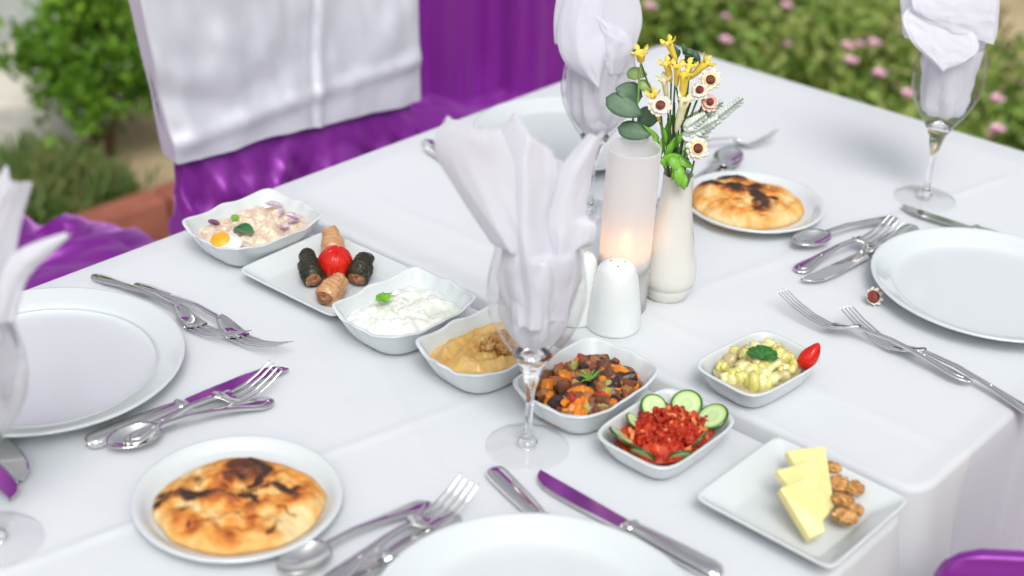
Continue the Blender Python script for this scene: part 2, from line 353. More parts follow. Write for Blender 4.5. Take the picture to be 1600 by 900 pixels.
def table_with_cloth(quad, z0, hang, lab_t, lab_c, seed, creases, calm=None):
    P, per = round_poly(quad, .032); n = len(P); c = P.mean(0)
    T = np.roll(P, -1, 0) - np.roll(P, 1, 0); T /= np.linalg.norm(T, axis=1)[:, None]
    Nn = np.stack([T[:, 1], -T[:, 0]], 1)
    if ((P - c) * Nn).sum() < 0: Nn = -Nn
    rr = .008; rings = []
    def top_z(x, y):
        z = nz(x, y, seed, 3.0, 2) * .0012
        for (px, py, dx, dy, hh, w) in creases:
            d = (x - px) * -dy + (y - py) * dx
            z += hh * math.exp(-(d / w) ** 2) * (0.6 + .4 * nz(x, y, 3, 8, 2))
        return z
    for s in np.linspace(.002, 1, 60):
        q = c + (P - Nn * rr - c) * s
        rings.append([(x, y, TZ + z0 + top_z(x, y) * min(1, (1 - s) * 12)) for x, y in q])
    corners = np.array([np.array(a) for a in quad])
    for k in range(1, 7):
        a = k / 6 * PI / 2
        rings.append([(*(P[i] - Nn[i] * rr * (1 - math.sin(a))), TZ + z0 - rr * (1 - math.cos(a))) for i in range(n)])
    for k in range(1, 26):
        h = (k / 25) ** 1.1 * hang; row = []
        for i in range(n):
            arc = i / n * per
            dc = np.min(np.linalg.norm(corners - P[i], axis=1)); cn = math.exp(-(dc / .07) ** 2)
            amp = .032 * (h / hang) ** .75 * (1 if calm is None or (P[i] - c) @ calm < 0.12 else .25)
            w = math.sin(arc * 46 + seed + 2.2 * nz(arc * 3, seed, 0, 1, 2)) * amp * (.5 + .6 * nz(arc * 2.0, seed + 7, 0, 1, 2) + .3) + amp * .35
            w = max(w, .0) + cn * .06 * (h / hang) + .004 * (h / hang)
            if calm is not None and (P[i] - c) @ calm > .2 and cn < .25: w = .001 + .002 * (h / hang)
            row.append((*(P[i] + Nn[i] * w), TZ + z0 - rr - h))
        rings.append(row)
    mb = MB(); mb.grid(rings, cv=True)
    mb.f.append(tuple(range(n))); mb.mi.append(0)
    cl = mb.build('tablecloth', M['linen'], smooth=True)
    tag(cl, lab_c, 'tablecloth', 'white tablecloths')
    skirt = calm @ np.array([0, -1]) > 0
    cen = Vector((c[0], c[1], 0)); t = empty('table', cen, math.radians(49.4), lab_t, 'table', 'square dining tables')
    MB().box((0, 0, TZ + z0 - .024), (.80, .86, .036)).build('tabletop', M['wood'], t, False)
    if skirt: MB().grid([[(-.26 + .66 * u, -.436 - .006 * math.sin(u * 70) * z * 2, TZ - .03 - z) for u in np.linspace(0, 1, 160)] for z in np.linspace(0, .6, 10)]).build('table_skirt', M['purple'], t, solid=.001)
    for sx in (-1, 1):
        for sy in (-1, 1): MB().tube([(sx * .34, sy * .36, 0), (sx * .34, sy * .36, TZ + z0 - .045)], .022, 12).build('leg', M['brushed'], t)
cz = []
q0, q1 = at(800, 600), at(480, 715); dd = (q1 - q0).normalized(); cz.append((q0.x, q0.y, dd.x, dd.y, .0026, .006))
q0, q1 = at(620, 620), at(760, 860); dd = (q1 - q0).normalized(); cz.append((q0.x, q0.y, dd.x, dd.y, .0018, .005))
az = []
q0, q1 = at(1400, 340), at(1100, 450); dd = (q1 - q0).normalized(); az.append((q0.x, q0.y, dd.x, dd.y, .0022, .006))
q0 = at(560, 300); az.append((q0.x, q0.y, ud[0], ud[1], .0018, .006))
table_with_cloth([A_n, A_r, A_f, A_l], 0, .36, 'square table hidden under the white cloth carrying the candle and vase', 'white tablecloth under the vase and candle holder', 3.1, az, md_)
table_with_cloth([B_n, B_l, B_l - VD * .88, B_n - VD * .88], BZ, .36, 'square table hidden under the nearer white cloth', 'white tablecloth of the nearer table under the row of dishes', 9.4, cz, -md_)

# ------------------------------------------------------------------ chairs
def chair(loc, yaw, label, cap=True, seat_h=.45, back_h=1.04, w=.44, seed=1.0, recline=.16, pleats=False, back_bot=0.40):
    r = empty('chair', (loc[0], loc[1], 0), yaw, label, 'chair', 'chairs under purple satin covers')
    hw = w / 2 + .03
    # seat and skirt: local -Y is the front
    rings = []; n = 260
    for z, e, am in [(0.01, .05, .035), (.1, .04, .03), (.2, .03, .026), (.3, .02, .02), (.38, .012, .012), (.43, .006, .006), (seat_h, -.01, .003), (seat_h + .006, -.05, .002)]:
        row = []
        for i in range(n):
            a = 2 * PI * i / n; cx, cy = math.cos(a), math.sin(a); k = 1 / (abs(cx) ** 5 + abs(cy) ** 5) ** .2
            fold = am * math.sin(a * 17 + seed + 2 * nz(a, seed, 0, 2, 2))
            row.append((cx * k * (hw + e + fold), cy * k * (.23 + e + fold), z + (nz(cx * k, cy * k, seed, 3, 3) * .012 if z > .42 else 0) + (.012 * (1 - 3 * abs(nz(cx * k * 1.4 + cy, cy * 1.2, seed, 1.8, 3))) if z > .40 else 0)))
        rings.append(row)
    for s in (.95, .85, .75, .65, .55, .45, .35, .25, .15, .02): rings.append([(x * s, y * s, seat_h + .012 + .016 * (1 - 3 * abs(nz(x * s + y, y * s * .6, seed, 5, 3))) + nz(x * s, y * s, seed, 12, 3) * .006) for x, y, z in rings[7]])
    MB().grid(rings, cv=True).build('seat_cover', M['purple'], r)
    # back cover
    rings = []
    for j in range(80):
        t = j / 79; z = back_bot + (back_h - back_bot) * t; row = []
        for i in range(n):
            a = 2 * PI * i / n; cx, cy = math.cos(a), math.sin(a); k = 1 / (abs(cx) ** 7 + abs(cy) ** 7) ** (1 / 7)
            q_t = max(0, (t - .90) / .10); tp = 1 - (1 - math.sqrt(max(0, 1 - q_t * q_t))) * .14
            gather = math.exp(-((z - .60) / .16) ** 2) * min(1, max(0, (.700 - z) / .06))
            x_ = cx * k
            if pleats: f = .020 * math.sin(cx * k * 9 + seed + .6 * z) + .006 * math.sin(cx * k * 33)
            else:
                f = gather * (.014 * (1 - 2.2 * abs(nz(x_ * .8 + z * 1.8, z * 1.6 - x_ * .5, seed + 11, 2.3, 2))) + .008 * (1 - 2.5 * abs(nz(x_ * 1.2 - z * 2.6, z * 1.6, seed + 15, 2.6, 2))) + .010 * nz(cx * k * .9 + z * 2.2, z * 3.5 - cx * k * .8, seed, 3.0, 5) + .010 * (1 - abs(nz(cx * k * 1.0 + z * 2.5, z * 1.2, seed + 4, 4.5, 3)) * 3) + .003 * math.sin((cx * k * 1.0 + z * 2.6) * 16 + 4 * nz(cx * k, z, seed, 2.4, 2))) + .001
            row.append((cx * k * (hw + .012 * gather) * tp, .20 + recline * (z - .45) + cy * k * (.009 + (.03 * (1 - t) if pleats else .012 * (1 - t))) * (1 if t < .97 else .6) + f * (-1 if cy < 0 else 1), z))
        rings.append(row)
    top = rings[-1]; cen = np.mean(np.array(top), 0)
    rings.append([tuple(cen + (np.array(p) - cen) * .02) for p in top])
    MB().grid(rings, cv=True).build('back_cover', M['purple'], r)
    if cap:
        rings = []
        for j in range(56):
            t = j / 55; z = .700 + (back_h + .02 - .700) * t; row = []
            for i in range(240):
                a = 2 * PI * i / 240; cx, cy = math.cos(a), math.sin(a); k = 1 / (abs(cx) ** 10 + abs(cy) ** 10) ** .1
                x = cx * k
                tp = 1 + .13 * t - max(0, (t - .95) / .05) ** 2 * .06
                f = .010 * nz(x * 2 + z, z * 5, seed, 1.3, 3) * (1 if cy < 0 else .3)
                f += -.004 * math.exp(-((x - .14 - .25 * (t - .4)) / .018) ** 2) + .0028 * math.exp(-((x - .19 - .25 * (t - .4)) / .03) ** 2)
                f += .010 * math.exp(-((z - .745 - .02 * x) / .012) ** 2) * (.4 + .6 * abs(nz(x * 4, 1, seed)))
                f += -.008 * math.exp(-((z - .80 - .03 * math.sin(x * 3)) / .025) ** 2) * max(0, -x + .1)
                row.append((x * (hw + .016) * tp, .195 + recline * (z - .45) + cy * k * (.021 + .005 * (1 - t)) * (1 if t < .98 else .6) + f * (-1 if cy < 0 else .5), z + .002 * math.sin(x * 3 + seed) + (.004 * nz(x * 2, cy, seed) if j == 0 else 0)))
            rings.append(row)
        cen = np.mean(np.array(rings[-1]), 0); rings.append([tuple(cen + (np.array(p) - cen) * .02) for p in rings[-1]])
        MB().grid(rings, cv=True).build('backrest_cap', M['silver'], r)
    return r
# chair 1: back plane passes through the two lower corners of its silver cap
c1 = (at(280, 250, -.035) + at(660, 150, -.035)) / 2; cd = at(660, 150, -.035) - at(280, 250, -.035)
yaw1 = math.atan2(cd.y, cd.x); back = Vector((-math.sin(yaw1), math.cos(yaw1), 0))
o1 = c1 - back * (.195 + .16 * (.715 - .45) - .06)
o1 = o1 + Vector((.018, 0, 0)); chair(o1, yaw1, 'purple covered chair with a silver satin cap over its back, pushed to the table', True, w=cd.length - .084, seed=2.0)
c2 = at(765, 150, -.30); chair((c2.x + .03, c2.y - .20), math.radians(15), 'purple draped chair behind the back left corner of the table', False, w=.42, seed=4.4, pleats=True, recline=.04, back_h=1.12, back_bot=.40)
c3 = at(110, 400, -.30); chair((c3.x - .06, c3.y - .20), math.radians(80), 'purple satin chair beside the left dinner plate, mostly cut off by the photo edge', False, w=.40, seed=7.7, seat_h=.50)
c4 = at(1482, 866, .03); chair((c4.x + .225, c4.y + .205), math.radians(180), 'purple satin chair at the lower right below the hanging cloth', False, w=.40, seed=5.1, back_h=.78, seat_h=.45, recline=0)

# unseen purple drape and timber frame, added so the knife blades mirror purple
dr = empty('added_drape', (-.6, 3.45, 0), 0, 'unseen purple drape on a timber frame, added for the knife blades to mirror', 'drape')
MB().grid([[(-1.1 + 2.15 * u + .02 * math.sin(z * 3), .05 * math.sin(u * 60) * (1.1 - z * .4) + .02 * nz(u * 4, z, 2, 2), 2.75 - z * (1.0 + .10 * math.sin(u * PI * 4) ** 2)) for u in np.linspace(0, 1, 220)] for z in np.linspace(0, 1, 12)]).build('drape_cloth', M['purple'], dr, solid=.001)
MB().box((0, 0, 2.78), (2.4, .06, .06)).build('beam', M['wood'], dr, False)
for xx in (-1.15, .55): MB().box((xx, .09, 1.38), (.05, .05, 2.76)).build('post', M['wood'], dr, False)

# ------------------------------------------------------------------ plates
def plate_mb(R, h=.022, rim=.03, well=.62, ridge=True):
    w = R * well
    prof = [(0.0005, .004), (w * .85, .004), (w * .86, 0), (w * .93, 0), (w * .96, .005), (R - rim * .6, h * .62), (R - .004, h - .004), (R - .001, h - .0022), (R, h - .0005), (R - .001, h + .0008), (R - .003, h + .001), (R - .006, h)]
    if ridge: prof += [(R - .012, h - .0015), (R - rim, h - .005), (R - rim - .004, h - .007), (R - rim - .006, h - .010)]
    else: prof += [(R - .010, h - .003), (R - rim, h - .010)]
    prof += [(w + .004, .0085), (w - .004, .0068), (w * .9, .0062), (.0005, .006)]
    return MB().lathe(prof, 128)
def dinner(x, y, z, label, R=.139, ridge=False):
    o = plate_mb(R, .021, .024, .78, ridge).build('dinner_plate', M['porcelain'], None, True, sub=1); o.location = (x, y, TZ + z)
    return tag(o, label, 'plate', 'white dinner plates')
dinner(-.464, 1.238, BZ, 'empty white dinner plate with a wide rim at the left edge', .1405, True)
dinner(.546, 1.488, .002, 'empty white dinner plate at the right photo edge beside the fallen flower', .1365)
dinner(.034, .880, BZ + .007, 'empty white dinner plate cut off by the bottom of the photo', .136)
pf = at(885, 208, .02); dinner(pf.x, pf.y, .002, 'far dinner plate mostly hidden behind the two napkins', .128)
def bread_plate(x, y, z, R, label):
    o = plate_mb(R, .017, .016, .66, False).build('bread_plate', M['porcelain'], None, True, sub=1); o.location = (x, y, TZ + z); return tag(o, label, 'plate', 'small bread plates')
bread_plate(-.230, 1.034, BZ, .0915, 'small white plate under the flatbread at the lower left')
bread_plate(.2975, 1.6835, .001, .0900, 'small white plate under the flatbread right of the vase')
# flatbreads
M['bread'] = mat('flatbread', (.6, .4, .2), .72, Subsurface_Weight=.05)
N, L, b = nodes(M['bread'])
ac = N.new('ShaderNodeAttribute'); ac.attribute_name = 'char'; ag = N.new('ShaderNodeAttribute'); ag.attribute_name = 'gold'
rg = ramp(N, [(0, (.76, .56, .28)), (.22, (.72, .42, .13)), (.5, (.66, .27, .045)), (.8, (.46, .12, .018)), (1, (.20, .045, .012))]); L.new(ag.outputs['Fac'], rg.inputs[0])
rc = ramp(N, [(0, (0, 0, 0)), (1, (1, 1, 1))]); L.new(ac.outputs['Fac'], rc.inputs[0])
mx = N.new('ShaderNodeMixRGB'); L.new(ac.outputs['Fac'], mx.inputs[0]); L.new(rg.outputs[0], mx.inputs[1]); mx.inputs[2].default_value = (.035, .016, .010, 1)
L.new(mx.outputs[0], b.inputs['Base Color'])
mp = coords(N, L, 1); nn = N.new('ShaderNodeTexNoise'); nn.inputs['Scale'].default_value = 180; L.new(mp.outputs[0], nn.inputs['Vector'])
bp = N.new('ShaderNodeBump'); bp.inputs['Strength'].default_value = .8; bp.inputs['Distance'].default_value = .0025; L.new(nn.outputs[0], bp.inputs['Height']); L.new(bp.outputs[0], b.inputs['Normal'])
def bread(cx, cy, z, a, b_, rot, burns, label, seed, hgt=.013):
    n, m_ = 80, 160; P = []; ch = []; gd = []
    for i in range(n + 1):
        s = i / n; row = []
        for j in range(m_):
            th = 2 * PI * j / m_
            ro = 1 + .06 * nz(math.cos(th), math.sin(th), seed, 1.2, 3)
            x, y = a * s * ro * math.cos(th), b_ * s * ro * math.sin(th)
            rim = (1 - s ** 6)
            bump = nz(x, y, seed, 24, 3) * .0080 + nz(x, y, seed + 5, 62, 3) * .0036
            c = 0
            for (bx, by, sx, sy, br, k) in burns:
                cb, sb = math.cos(br), math.sin(br); dx, dy = (x / a - bx), (y / b_ - by)
                X, Y = dx * cb + dy * sb, -dx * sb + dy * cb
                X += .12 * nz(x, y, seed + 3, 50, 4) * 1.8; Y += .16 * nz(x, y, seed + 4, 45, 3)
                c = max(c, k * math.exp(-((X / sx) ** 2 + (Y / sy) ** 2) ** 1.3))
            gg = .36 + .7 * nz(x, y, seed + 2, 34, 4) + .32 * nz(x, y, seed + 6, 95, 4) + bump * 38
            gg = gg * (1 - .5 * s ** 5)
            c2 = min(1, max(0, c * 1.55 - .14) * (1.0 + .9 * nz(x, y, seed + 8, 80, 4)))
            zz = z + (hgt * .35 + hgt * .65 * (rim ** .6)) + bump * (rim ** .7) + c * .0025
            row.append((x, y, zz)); ch.append(max(0, min(1, c2))); gd.append(max(0, min(1, gg + c * .6)))
        P.append(row)
    base = [[(p[0] * .97, p[1] * .97, z) for p in P[-1]], [(p[0] * .4, p[1] * .4, z) for p in P[-1]]]
    for _ in base: ch += [0] * m_; gd += [.3] * m_
    mb = MB(); mb.grid(P + base, cv=True)
    o = mb.build('flatbread', M['bread'])
    for nm, d in (('char', ch), ('gold', gd)): o.data.attributes.new(nm, 'FLOAT', 'POINT').data.foreach_set('value', d)
    o.location = (cx, cy, TZ); o.rotation_euler = (0, 0, rot)
    return tag(o, label, 'flatbread', 'charred round flatbreads')
bc = at(374, 774, .018)
bread(bc.x, bc.y, BZ + .008, .0735, .0655, 0, [(-.55, .05, .36, .13, -.10, 1.0), (.04, .60, .32, .22, .15, .68), (.16, .44, .30, .08, 1.0, 1.0), (.08, .02, .11, .24, .2, 1.0), (.44, .27, .27, .11, .2, .78), (.43, -.62, .055, .05, 0, 1.2), (.66, .34, .10, .05, .2, .6), (-.57, -.40, .06, .045, 0, .8), (-.44, -.58, .045, .035, 0, .7), (-.86, -.05, .14, .10, 1.3, .7), (.1, -.45, .07, .04, 0, .5), (.62, -.25, .06, .04, 0, .5)],
      'large charred flatbread on the small plate at the lower left', 1.7)
bc = at(1168, 312, .02)
bread(bc.x, bc.y, .007, .0695, .068, 0, [(-.23, .84, .30, .22, 0, 1.4), (-.56, .32, .42, .17, -.45, 1.4), (-.02, .32, .46, .15, -.1, .85), (.22, -.10, .17, .38, .2, 1.2), (.10, -.65, .09, .06, 0, .8), (.55, .35, .10, .06, 0, .5), (-.3, -.3, .10, .05, 0, .45), (.6, -.4, .08, .05, 0, .4)],
      'puffy charred flatbread on the small plate right of the vase', 6.2, .021)

# ------------------------------------------------------------------ serving dishes
def se(a, b, t, n):
    c, s = math.cos(t), math.sin(t); k = 1 / (abs(c) ** n + abs(s) ** n) ** (1 / n); return a * c * k, b * s * k
def dish(name, a, b, h, cx, cy, rot, z, label, group, n=4.5, scal=0.0, base=.62, flat=False, seg=144):
    rings = []
    out = [(.001, .003, 0), (base * .88, .003, 0), (base * .9, 0, 0), (base * .97, 0, 0), (base, .0015, 0)]
    for t in (.1, .25, .45, .65, .82, .94): out.append((base + (1 - base) * (t ** (.62 if not flat else 1.0)), h * t, t ** 2))
    th = .0032
    out += [(1.0, h - .0012, 1), (1.003, h, 1), (.998, h + .0007, 1), (1 - th / a * .6, h + .0009, 1), (1 - th / a, h + .0002, 1)]
    for t in (.9, .72, .5, .3, .14, .04): out.append((base - .02 + (1 - th / a - base + .02) * (t ** (.66 if not flat else 1.0)), th * .9 + (h - th) * t, t ** 2))
    out += [(base - .06, th, 0), (base * .6, th, 0), (.001, th, 0)]
    for s, zz, w in out:
        row = []
        for k in range(seg):
            t = 2 * PI * k / seg; nn = lerp(n * .8, n, w)
            x, y = se(a, b, t, nn)
            q = 1 + scal * w * (.020 * math.cos(8 * t + .0) + .012 * math.cos(16 * t))
            row.append((x * s * q, y * s * q, zz + scal * w * (.0022 * math.cos(8 * t) - .0018 * math.cos(4 * t))))
        rings.append(row)
    o = MB().grid(rings, cv=True).build(name, M['porcelain'], None, True, sub=1)
    o.location = (cx, cy, TZ + z); o.rotation_euler = (0, 0, rot); tag(o, label, 'bowl' if not flat else 'plate', group)
    return o
D = math.radians
GB = 'scalloped white bowls in the row'; GP = 'plain white square dishes'
dishes = dict(
    salad=(-.304, 1.529, D(-40), .057, .074), yog=(-.112, 1.352, D(-40), .054, .071), hum=(-.021, 1.284, D(-43), .052, .069), stew=(.078, 1.224, D(-39), .052, .071),
    pepper=(.152, 1.156, D(-40), .0455, .063), potato=(.253, 1.273, D(-45.5), .043, .0605))
for k, lab in (('salad', 'scalloped white bowl holding bean salad, farthest left in the row'), ('yog', 'scalloped white bowl holding white yoghurt dip'), ('hum', 'scalloped white bowl holding orange walnut dip, behind the front glass'), ('stew', 'wavy rimmed white bowl holding diced vegetable stew')):
    x, y, r, a, b_ = dishes[k]; dish('bowl', a, b_, .037, x, y, r, BZ, lab, GB, 4.0, .8 if k != 'stew' else .5)
for k, lab, z in (('pepper', 'small white rectangular bowl holding red pepper paste and cucumber', BZ), ('potato', 'small white rectangular bowl holding potato salad', .0005)):
    x, y, r, a, b_ = dishes[k]; dish('bowl', a, b_, .0285, x, y, r, z, lab, GP, 5.0, 0.0, .66)
dish('square_plate', .077, .069, .018, -.205, 1.448, D(-38), BZ, 'flat white square plate under the stuffed leaves', 'white square plates', 14, 0, .74, True)
dish('square_plate', .071, .0685, .020, .268, 1.066, D(-40.4), BZ, 'flat white square plate under the cheese and walnuts', 'white square plates', 18, 0, .66, True)

def local(k, u, v, z):          # point inside a dish: u,v in -1..1 of its half sizes
    x, y, r, a, b_ = dishes[k]; X, Y = u * a, v * b_
    return Vector((x + X * math.cos(r) - Y * math.sin(r), y + X * math.sin(r) + Y * math.cos(r), TZ + z))
def mound(name, k, z_edge, z_mid, amp, sc, m, label, cat, seed, fit=.80, n=3.4, fn=None, kind=None, bz=BZ):
    x, y, r, a, b_ = dishes[k]; rows = []; NN, MM = 56, 120
    for i in range(NN + 1):
        s = i / NN; row = []
        for j in range(MM):
            t = 2 * PI * j / MM; q = fit * (1 + .02 * nz(math.cos(t), math.sin(t), seed, 2, 2))
            X, Y = se(a * q * s, b_ * q * s, t, n) if s > 0 else (0, 0)
            zz = z_edge + (z_mid - z_edge) * (1 - s ** 2.4) + (nz(X, Y, seed, sc, 4) * amp + (fn(X / a, Y / b_) if fn else 0)) * (1 - s ** 8 * .7)
            row.append((X, Y, bz + zz))
        rows.append(row)
    rows.append([(p[0] * .6, p[1] * .6, bz + .008) for p in rows[-1]])
    o = MB().grid(rows, cv=True).build(name, m); o.location = (x, y, TZ); o.rotation_euler = (0, 0, r)
    return tag(o, label, cat, None, kind)
# leaf sheets
def leaf_mb(Ln, W, curl=.1, fold=.15, lobes=0, n=14, m_=7, tip=1.0):
    P = []
    for i in range(n + 1):
        s = i / n; w = W * math.sin(PI * s ** tip) ** .8 + .0002
        if lobes: w *= (1 + .45 * math.cos(2 * PI * lobes * s + .6))
        P.append([(s * Ln + (abs(v) * .0 if not lobes else abs(v) * W * .25), v * w, Ln * curl * (s - .5) ** 2 * -4 + abs(v) * w * fold + Ln * curl) for v in np.linspace(-1, 1, m_)])
    return MB().grid(P)
M['parsley'] = noisy(mat('parsley_green', (.03, .16, .02), .45), [(.3, (.012, .09, .012)), (.7, (.05, .22, .03))], 60, 4, .5, 150, .001)
M['fresh'] = noisy(mat('fresh_green', (.15, .42, .03), .4), [(.3, (.10, .33, .02)), (.7, (.24, .52, .06))], 50, 3)
M['basil'] = noisy(mat('basil_green', (.02, .12, .04), .35), [(.3, (.015, .08, .03)), (.7, (.05, .2, .07))], 60, 4, .5, 130, .001)
def place(o, p, rot, label=None, cat=None, group=None):
    o.location = p; o.rotation_euler = rot
    if label: tag(o, label, cat, group)
    return o

# bean salad
M['salad'] = noisy(mat('bean_salad', (.6, .45, .33), .35, Coat_Weight=.4), [(.28, (.50, .33, .24)), (.42, (.66, .52, .38)), (.6, (.74, .64, .50)), (.8, (.80, .74, .63))], 75, 6, .6, 120, .002)
mound('bean_salad', 'salad', .024, .031, .007, 75, M['salad'], 'creamy bean salad filling the farthest left bowl', 'salad', 2.1, .86)
M['bean'] = noisy(mat('white_bean', (.70, .58, .42), .3, Coat_Weight=.4), [(.3, (.60, .44, .30)), (.7, (.76, .66, .52))], 80, 3)
M['onion'] = noisy(mat('red_onion', (.5, .3, .5), .3, Coat_Weight=.4), [(.3, (.30, .09, .25)), (.5, (.55, .38, .52)), (.75, (.75, .66, .72))], 90, 3)
M['onion_dark'] = mat('onion_skin', (.16, .03, .12), .3)
mb = MB()
for i in range(26):
    u, v = random.uniform(-.6, .6), random.uniform(-.66, .66)
    p = Vector((u * .056, v * .073, BZ + .0275 + random.uniform(-.003, .002))); a = random.uniform(0, PI); s = random.uniform(.8, 1.2)
    P = [[(p.x + s * (.0055 * math.cos(th) * math.cos(a) - .0034 * math.sin(th) * math.cos(ph) * math.sin(a)), p.y + s * (.0055 * math.cos(th) * math.sin(a) + .0034 * math.sin(th) * math.cos(ph) * math.cos(a)), p.z + s * .003 * math.sin(th) * math.sin(ph)) for ph in np.linspace(0, 2 * PI, 9)[:-1]] for th in np.linspace(.02, PI - .02, 7)]
    mb.grid(P, cv=True)
o = mb.build('white_beans', M['bean']); x, y, r, a, b_ = dishes['salad']; place(o, (x, y, TZ), (0, 0, r), 'white beans mixed through the salad', 'beans'); o['kind'] = 'stuff'
def arc_strip(R, a0, a1, w, h, mats, name='onion_slice'):
    P = []
    for t in np.linspace(a0, a1, 14):
        f = math.sin(PI * (t - a0) / (a1 - a0)) ** .4 + .05
        P.append([(math.cos(t) * (R + dx * w * f), math.sin(t) * (R + dx * w * f), dz * h * f) for dx, dz in ((-1, -1), (1, -1), (1.1, 0), (1, 1), (-1, 1))])
    return MB().grid(P, cv=True).build(name, mats)
for i, (px, py, R, rz, lab) in enumerate([(430, 323, .016, 1.2, 'long pale onion slice at the back of the bean salad'), (445, 333, .012, 2.2, 'curved purple onion slice right in the bean salad'), (455, 340, .010, .6, 'small dark edged onion slice near the right corner of the salad bowl'), (462, 347, .011, 1.9, 'purple onion slice at the right corner of the salad'), (470, 338, .012, 2.8, 'onion slice against the right wall of the salad bowl'), (334, 350, .009, .9, 'small dark onion strip left of the green pepper bit'), (448, 352, .009, 3.4, 'short onion sliver low at the right of the salad')]):
    p = at(px, py, .028); o = arc_strip(R, 0, 1.7, .0022, .002, M['onion'] if i not in (5,) else M['onion_dark'])
    place(o, (p.x - R * .5 * math.cos(rz + .8), p.y - R * .5 * math.sin(rz + .8), p.z), (.25, .2, rz), lab, 'onion slice', 'red onion slices in the bean salad')
M['eggwhite'] = mat('egg_white', (.84, .84, .78), .25, Subsurface_Weight=.15, Coat_Weight=.3)
M['yolk'] = noisy(mat('egg_yolk', (.85, .45, .02), .5), [(.3, (.82, .32, .01)), (.7, (.90, .46, .03))], 60, 3, .4, 150, .001)
p = at(352, 376, .036); egg = empty('egg_wedge', p, D(-28), 'boiled egg wedge with an orange yolk in the bean salad', 'egg')
P = []; Ly = .019
for i in range(21):
    th = PI * i / 20; row = []
    for ph in np.linspace(-PI, 0, 17):
        row.append((Ly * math.cos(th) * (1 + .1 * math.cos(th)), .0125 * math.sin(th) * math.cos(ph), .011 * math.sin(th) * math.sin(ph)))
    P.append(row + [(Ly * math.cos(th) * (1 + .1 * math.cos(th)) * .96, 0, .0002)])
MB().grid(P, cv=True).build('egg_white', M['eggwhite'], egg)
P = [[(-.0065 + .0115 * r_ * math.cos(th), .0104 * r_ * math.sin(th), .0003 + .0030 * (1 - r_ ** 3) + .0006 * nz(r_ * math.cos(th), r_ * math.sin(th), 1, 3, 2)) for th in np.linspace(0, 2 * PI, 33)[:-1]] for r_ in (1, .9, .7, .4, .02)]
MB().grid(P, cv=True, flip=True).build('egg_yolk', M['yolk'], egg)
egg.rotation_euler = (.5, 0, D(-22))
o = leaf_mb(.026, .0095, .12, .25).build('basil_leaf', M['basil'], solid=.0006); place(o, at(364, 359, .030), (.1, 0, D(-12)), 'dark green basil leaf behind the egg wedge', 'leaf')
o = MB().box((0, 0, 0), (.009, .005, .006)).build('green_pepper_bit', M['fresh'], None, True, bevel=.0012); place(o, at(367, 340, .030), (.3, .3, .7), 'small bright green pepper bit on the bean salad', 'pepper bit')

# yoghurt dip
M['yoghurt'] = noisy(mat('yoghurt', (.80, .82, .76), .35, Subsurface_Weight=.1, Coat_Weight=.3), [(.35, (.68, .72, .60)), (.5, (.80, .82, .76)), (.8, (.84, .85, .81))], 45, 7, .7, 130, .002)
mound('yoghurt_dip', 'yog', .023, .033, .0055, 60, M['yoghurt'], 'lumpy white yoghurt dip in the scalloped bowl right of the stuffed leaves', 'dip', 4.9, .855)
def herb(name, m, loc, rz, Ln, n_leaf, label, W=.38, tilt=.3):
    r = empty(name, loc, rz, label, 'herb')
    for k in range(n_leaf):
        a = (k - (n_leaf - 1) / 2) * .75
        o = leaf_mb(Ln * (1 - .12 * abs(a)), Ln * W, .12, .2, 2.5).build('leaflet', m, r, solid=.0004); o.rotation_euler = (0, -tilt, a)
    return r
herb('parsley_sprig', M['fresh'], at(606, 473, .032), D(150), .014, 3, 'tiny light green parsley leaf on the yoghurt dip', .45)

# hummus with walnuts
M['hummus'] = noisy(mat('walnut_dip', (.55, .34, .12), .38, Coat_Weight=.35), [(.3, (.56, .30, .06)), (.5, (.68, .43, .12)), (.75, (.74, .52, .20))], 38, 7, .8, 110, .002, .6)
mound('walnut_dip', 'hum', .023, .030, .0045, 60, M['hummus'], 'orange brown dip with swirls behind the front wine glass stem', 'dip', 8.3, .86, fn=lambda X, Y: .003 * math.sin(math.hypot(X * 1.2 - .1, Y) * 16))
M['walnut'] = noisy(mat('walnut', (.40, .20, .07), .45, Coat_Weight=.2), [(.3, (.30, .12, .03)), (.5, (.55, .27, .07)), (.75, (.72, .46, .18))], 110, 6, .7, 200, .001)
def walnut_mb(s, seed):
    P = []
    for th in np.linspace(.03, PI - .03, 24):
        row = []
        for ph in np.linspace(0, 2 * PI, 41)[:-1]:
            d = Vector((math.sin(th) * math.cos(ph), math.sin(th) * math.sin(ph), math.cos(th)))
            rg_ = 1 - abs(nz(d.x, d.y, d.z + seed, 2.6, 2)) * 1.7
            groove = 1 - .35 * math.exp(-(d.y / .14) ** 2)
            row.append(Vector((d.x * 1.15, d.y, d.z * .62)) * s * (.55 + .5 * rg_) * groove)
        P.append(row)
    return MB().grid(P, cv=True)
def walnut(px, py, z, s, seed, label, rz=0, group=None):
    o = walnut_mb(s, seed).build('walnut', M['walnut']); return place(o, at(px, py, z), (random.uniform(-.4, .4), random.uniform(-.4, .4), rz), label, 'walnut', group)
for i, (px, py, s, lb) in enumerate([(762, 541, .0085, 'walnut piece in the middle of the orange dip'), (776, 532, .008, 'walnut piece at the top of the orange dip beside the glass'), (788, 545, .009, 'walnut piece on the orange dip against the glass stem'), (786, 524, .0065, 'small dark walnut crumb at the back of the orange dip')]): walnut(px, py, .030, s * 1.15, i * 3.1, lb, i * 1.1, 'walnut pieces on the orange dip')

